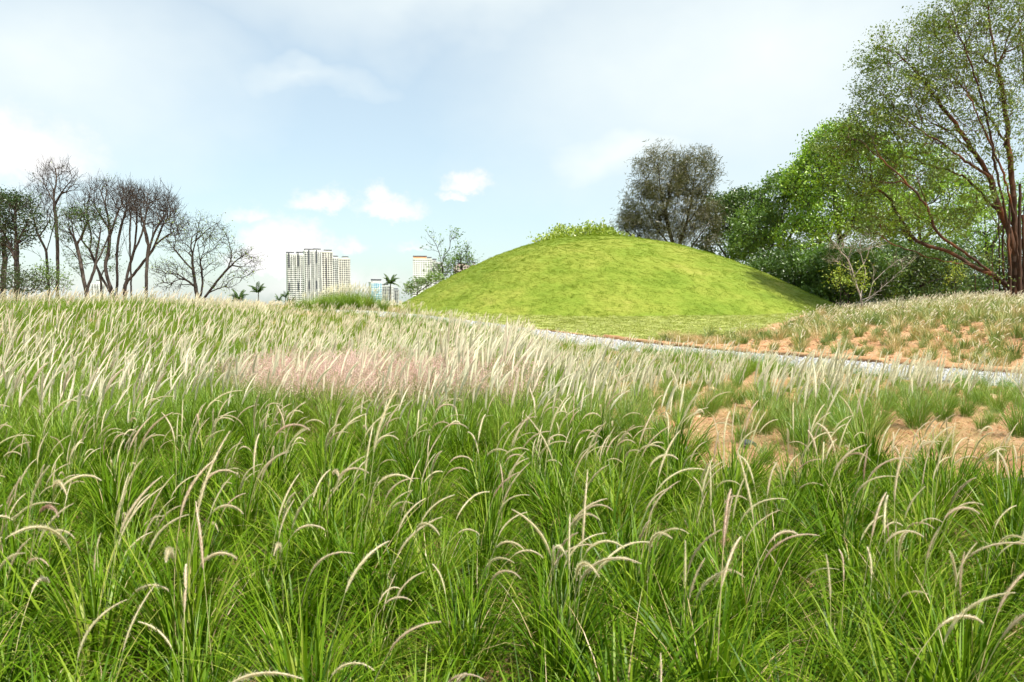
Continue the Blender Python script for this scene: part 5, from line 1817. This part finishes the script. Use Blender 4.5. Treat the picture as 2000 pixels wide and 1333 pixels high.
TG, TD = [tussock_mesh(850 + i, False) for i in range(5)], [tussock_mesh(860 + i, True) for i in range(3)]
c = wedge(5000, 16, 52, .19, .70, .3)
sd = path_dist(c[:, 0], c[:, 1])
ok = (sd > PATH_HALF + .9) & (c[:, 0] > bank_edge(c[:, 1])) & (mound_r(c[:, 0], c[:, 1]) > 1.02) & (sd < 24)
ok &= fbm(c[:, 0] * .35, c[:, 1] * .35, 95) > -.16 - .3 * rng.random(len(c))
ok &= rng.random(len(c)) < (.34 + .66 * smooth(1.5, 9, sd)) * (1 - .55 * smooth(.5, .66, c[:, 0] / c[:, 1]) * (1 - smooth(5, 12, sd)))
c, sd = c[ok], sd[ok]
ki = poisson(c, .62)
c, sd = c[ki], sd[ki]
o_ = np.argsort(c[:, 1])[:298]
c, sd = c[o_], sd[o_]
for (x, y), s_ in zip(c, sd):
    z = float(ground_h(np.array([x]), np.array([y]))[0])
    dry = rng.random() < .22
    sz = float(np.clip(.55 + rng.gamma(2.2, .25), .5, 2.0))
    big = 'large' if sz > 1.25 else 'small' if sz < .85 else 'medium'
    uu = 1000 + FPX * x / y
    where = ('low' if s_ < 6 else 'midway up' if s_ < 12 else 'high') + ' on the bank ' + ('beside the mound foot' if uu < 1560 else 'below the dead shrub' if uu < 1780 else 'below the fig tree')
    root = empty('tussock', (x, y, z - .02), rng.uniform(0, 6.28), sz)
    tag(root, big + (' dry straw coloured tussock ' if dry else ' green grass tussock ') + where, 'tussock', big + (' dry tussocks ' if dry else ' green tussocks ') + where)
    obj('leaf_blades', random.choice(TD if dry else TG), root)['kind'] = 'stuff'
# golden straw tufts where lawn meets path
c = np.column_stack([rng.uniform(7.0, 12.6, 500), rng.uniform(33, 44, 500)])
sd = path_dist(c[:, 0], c[:, 1])
u_ = 1000 + FPX * c[:, 0] / c[:, 1]
c = c[(sd > PATH_HALF + .7) & (sd < PATH_HALF + 3.2) & (u_ > 1235) & (u_ < 1440)]
c = c[poisson(c, .33)]
for x, y in c:
    z = float(ground_h(np.array([x]), np.array([y]))[0])
    root = empty('tussock', (x, y, z - .02), rng.uniform(0, 6.28), rng.uniform(.9, 1.4))
    tag(root, 'golden dry tuft between lawn edge and gravel path', 'tussock', 'golden tufts by the lawn edge')
    obj('leaf_blades', random.choice(TD), root)['kind'] = 'stuff'

# brown fabric rolls that edge the far side of the path
arc = np.concatenate([[0], np.cumsum(np.linalg.norm(np.diff(PATHS, axis=0), axis=1))])


def on_path(sv, offs):
    p = np.array([np.interp(sv, arc, PATHS[:, i]) for i in (0, 1)]).T
    t = np.array([np.interp(sv, arc, tan[:, i]) for i in (0, 1)]).T
    t /= np.linalg.norm(t, axis=1)[:, None]
    return p + np.stack([t[:, 1], -t[:, 0]], 1) * np.asarray(offs)[:, None]


s_at = lambda yy: float(np.interp(yy, PATHS[:, 1], arc))
rolls = [(12.5, 17.2, 'brown fabric edging roll cut by right frame edge'), (17.4, 21.6, 'brown fabric edging roll nearest to the path bend at right'), (21.8, 26.5, 'brown fabric edging roll below the bare clod slope'),
         (26.7, 31.2, 'brown fabric edging roll in front of green tussocks'), (31.4, 36.0, 'brown fabric edging roll farthest away by golden tufts'), (36.2, 41.0, 'thin brown edging strip between lawn and gravel')]
for k, (ya, yb, lab) in enumerate(rolls):
    sv = np.linspace(s_at(ya), s_at(yb), 60)
    p = on_path(sv, PATH_HALF + .22 + .05 * np.sin(sv * .9 + k))
    z = gh(p)
    rr_ = .14 * (1 if k < 5 else .5)
    mb = MB()
    sides = 14
    ph = np.linspace(0, 2 * math.pi, sides, endpoint=False)
    t = np.gradient(p, axis=0)
    t /= np.linalg.norm(t, axis=1)[:, None]
    nn = np.stack([t[:, 1], -t[:, 0]], 1)
    ss, pp = np.meshgrid(sv, ph, indexing='ij')
    wr = 1 + .16 * fbm(ss * 1.1 + 40 * k, pp * 2.2, 80) + .12 * np.sin(pp * 4 + .8 * ss + fbm(ss, pp, 81) * 4)
    endcap = np.minimum(1, np.minimum(np.arange(60), 59 - np.arange(60)) / 2.0 + .25)[:, None]
    rad = rr_ * wr * endcap
    V = np.zeros((60, sides, 3))
    V[..., 0] = p[:, None, 0] + nn[:, None, 0] * np.cos(pp) * rad * 1.45
    V[..., 1] = p[:, None, 1] + nn[:, None, 1] * np.cos(pp) * rad * 1.45
    V[..., 2] = z[:, None] + rr_ * .55 + np.sin(pp) * rad * .8
    base = np.array((p[30, 0], p[30, 1], z[30]))
    i = np.arange(60 * sides).reshape(60, sides)
    j = np.roll(i, -1, 1)
    mb.add((V - base).reshape(-1, 3), np.stack([i[:-1], j[:-1], j[1:], i[1:]], -1).reshape(-1, 4))
    caps = MB()
    mb.f.append(np.array([i[0][::-1]], np.int32)); mb.m.append(np.zeros(1, np.int32))
    mb.f.append(np.array([i[-1]], np.int32)); mb.m.append(np.zeros(1, np.int32))
    o = obj('edging_roll', mb.mesh('edging_roll', M['fabric'], True), loc=base)
    tag(o, lab, 'edging', 'brown edging rolls along the gravel path')

# dark rocks in the sandy pockets
for k, (u, v, w, lab) in enumerate(((1318, 876, .26, 'flat dark grey rock on sandy patch behind foreground grass'), (1462, 868, .15, 'small dark rock at right side of the sandy patch'), (1962, 940, .24, 'dark angular rock by right frame edge'),
                                    (1430, 918, .14, 'small dark rock half hidden below the sandy patch'))):
    Y = 1.68 * FPX / (v - HORIZON + 6)
    p = at(u, v, Y)
    z = float(ground_h(np.array([p[0]]), np.array([p[1]]))[0])
    o = obj('rock', lump(880 + k, 'rock', M['rock'], .45, 3, .2), loc=(p[0], p[1], z + .03))
    o.scale = (w, w * .7, w * .8)
    o.rotation_euler = (0, .08, k * 1.3)
    tag(o, lab, 'rock', 'dark rocks on the sand')
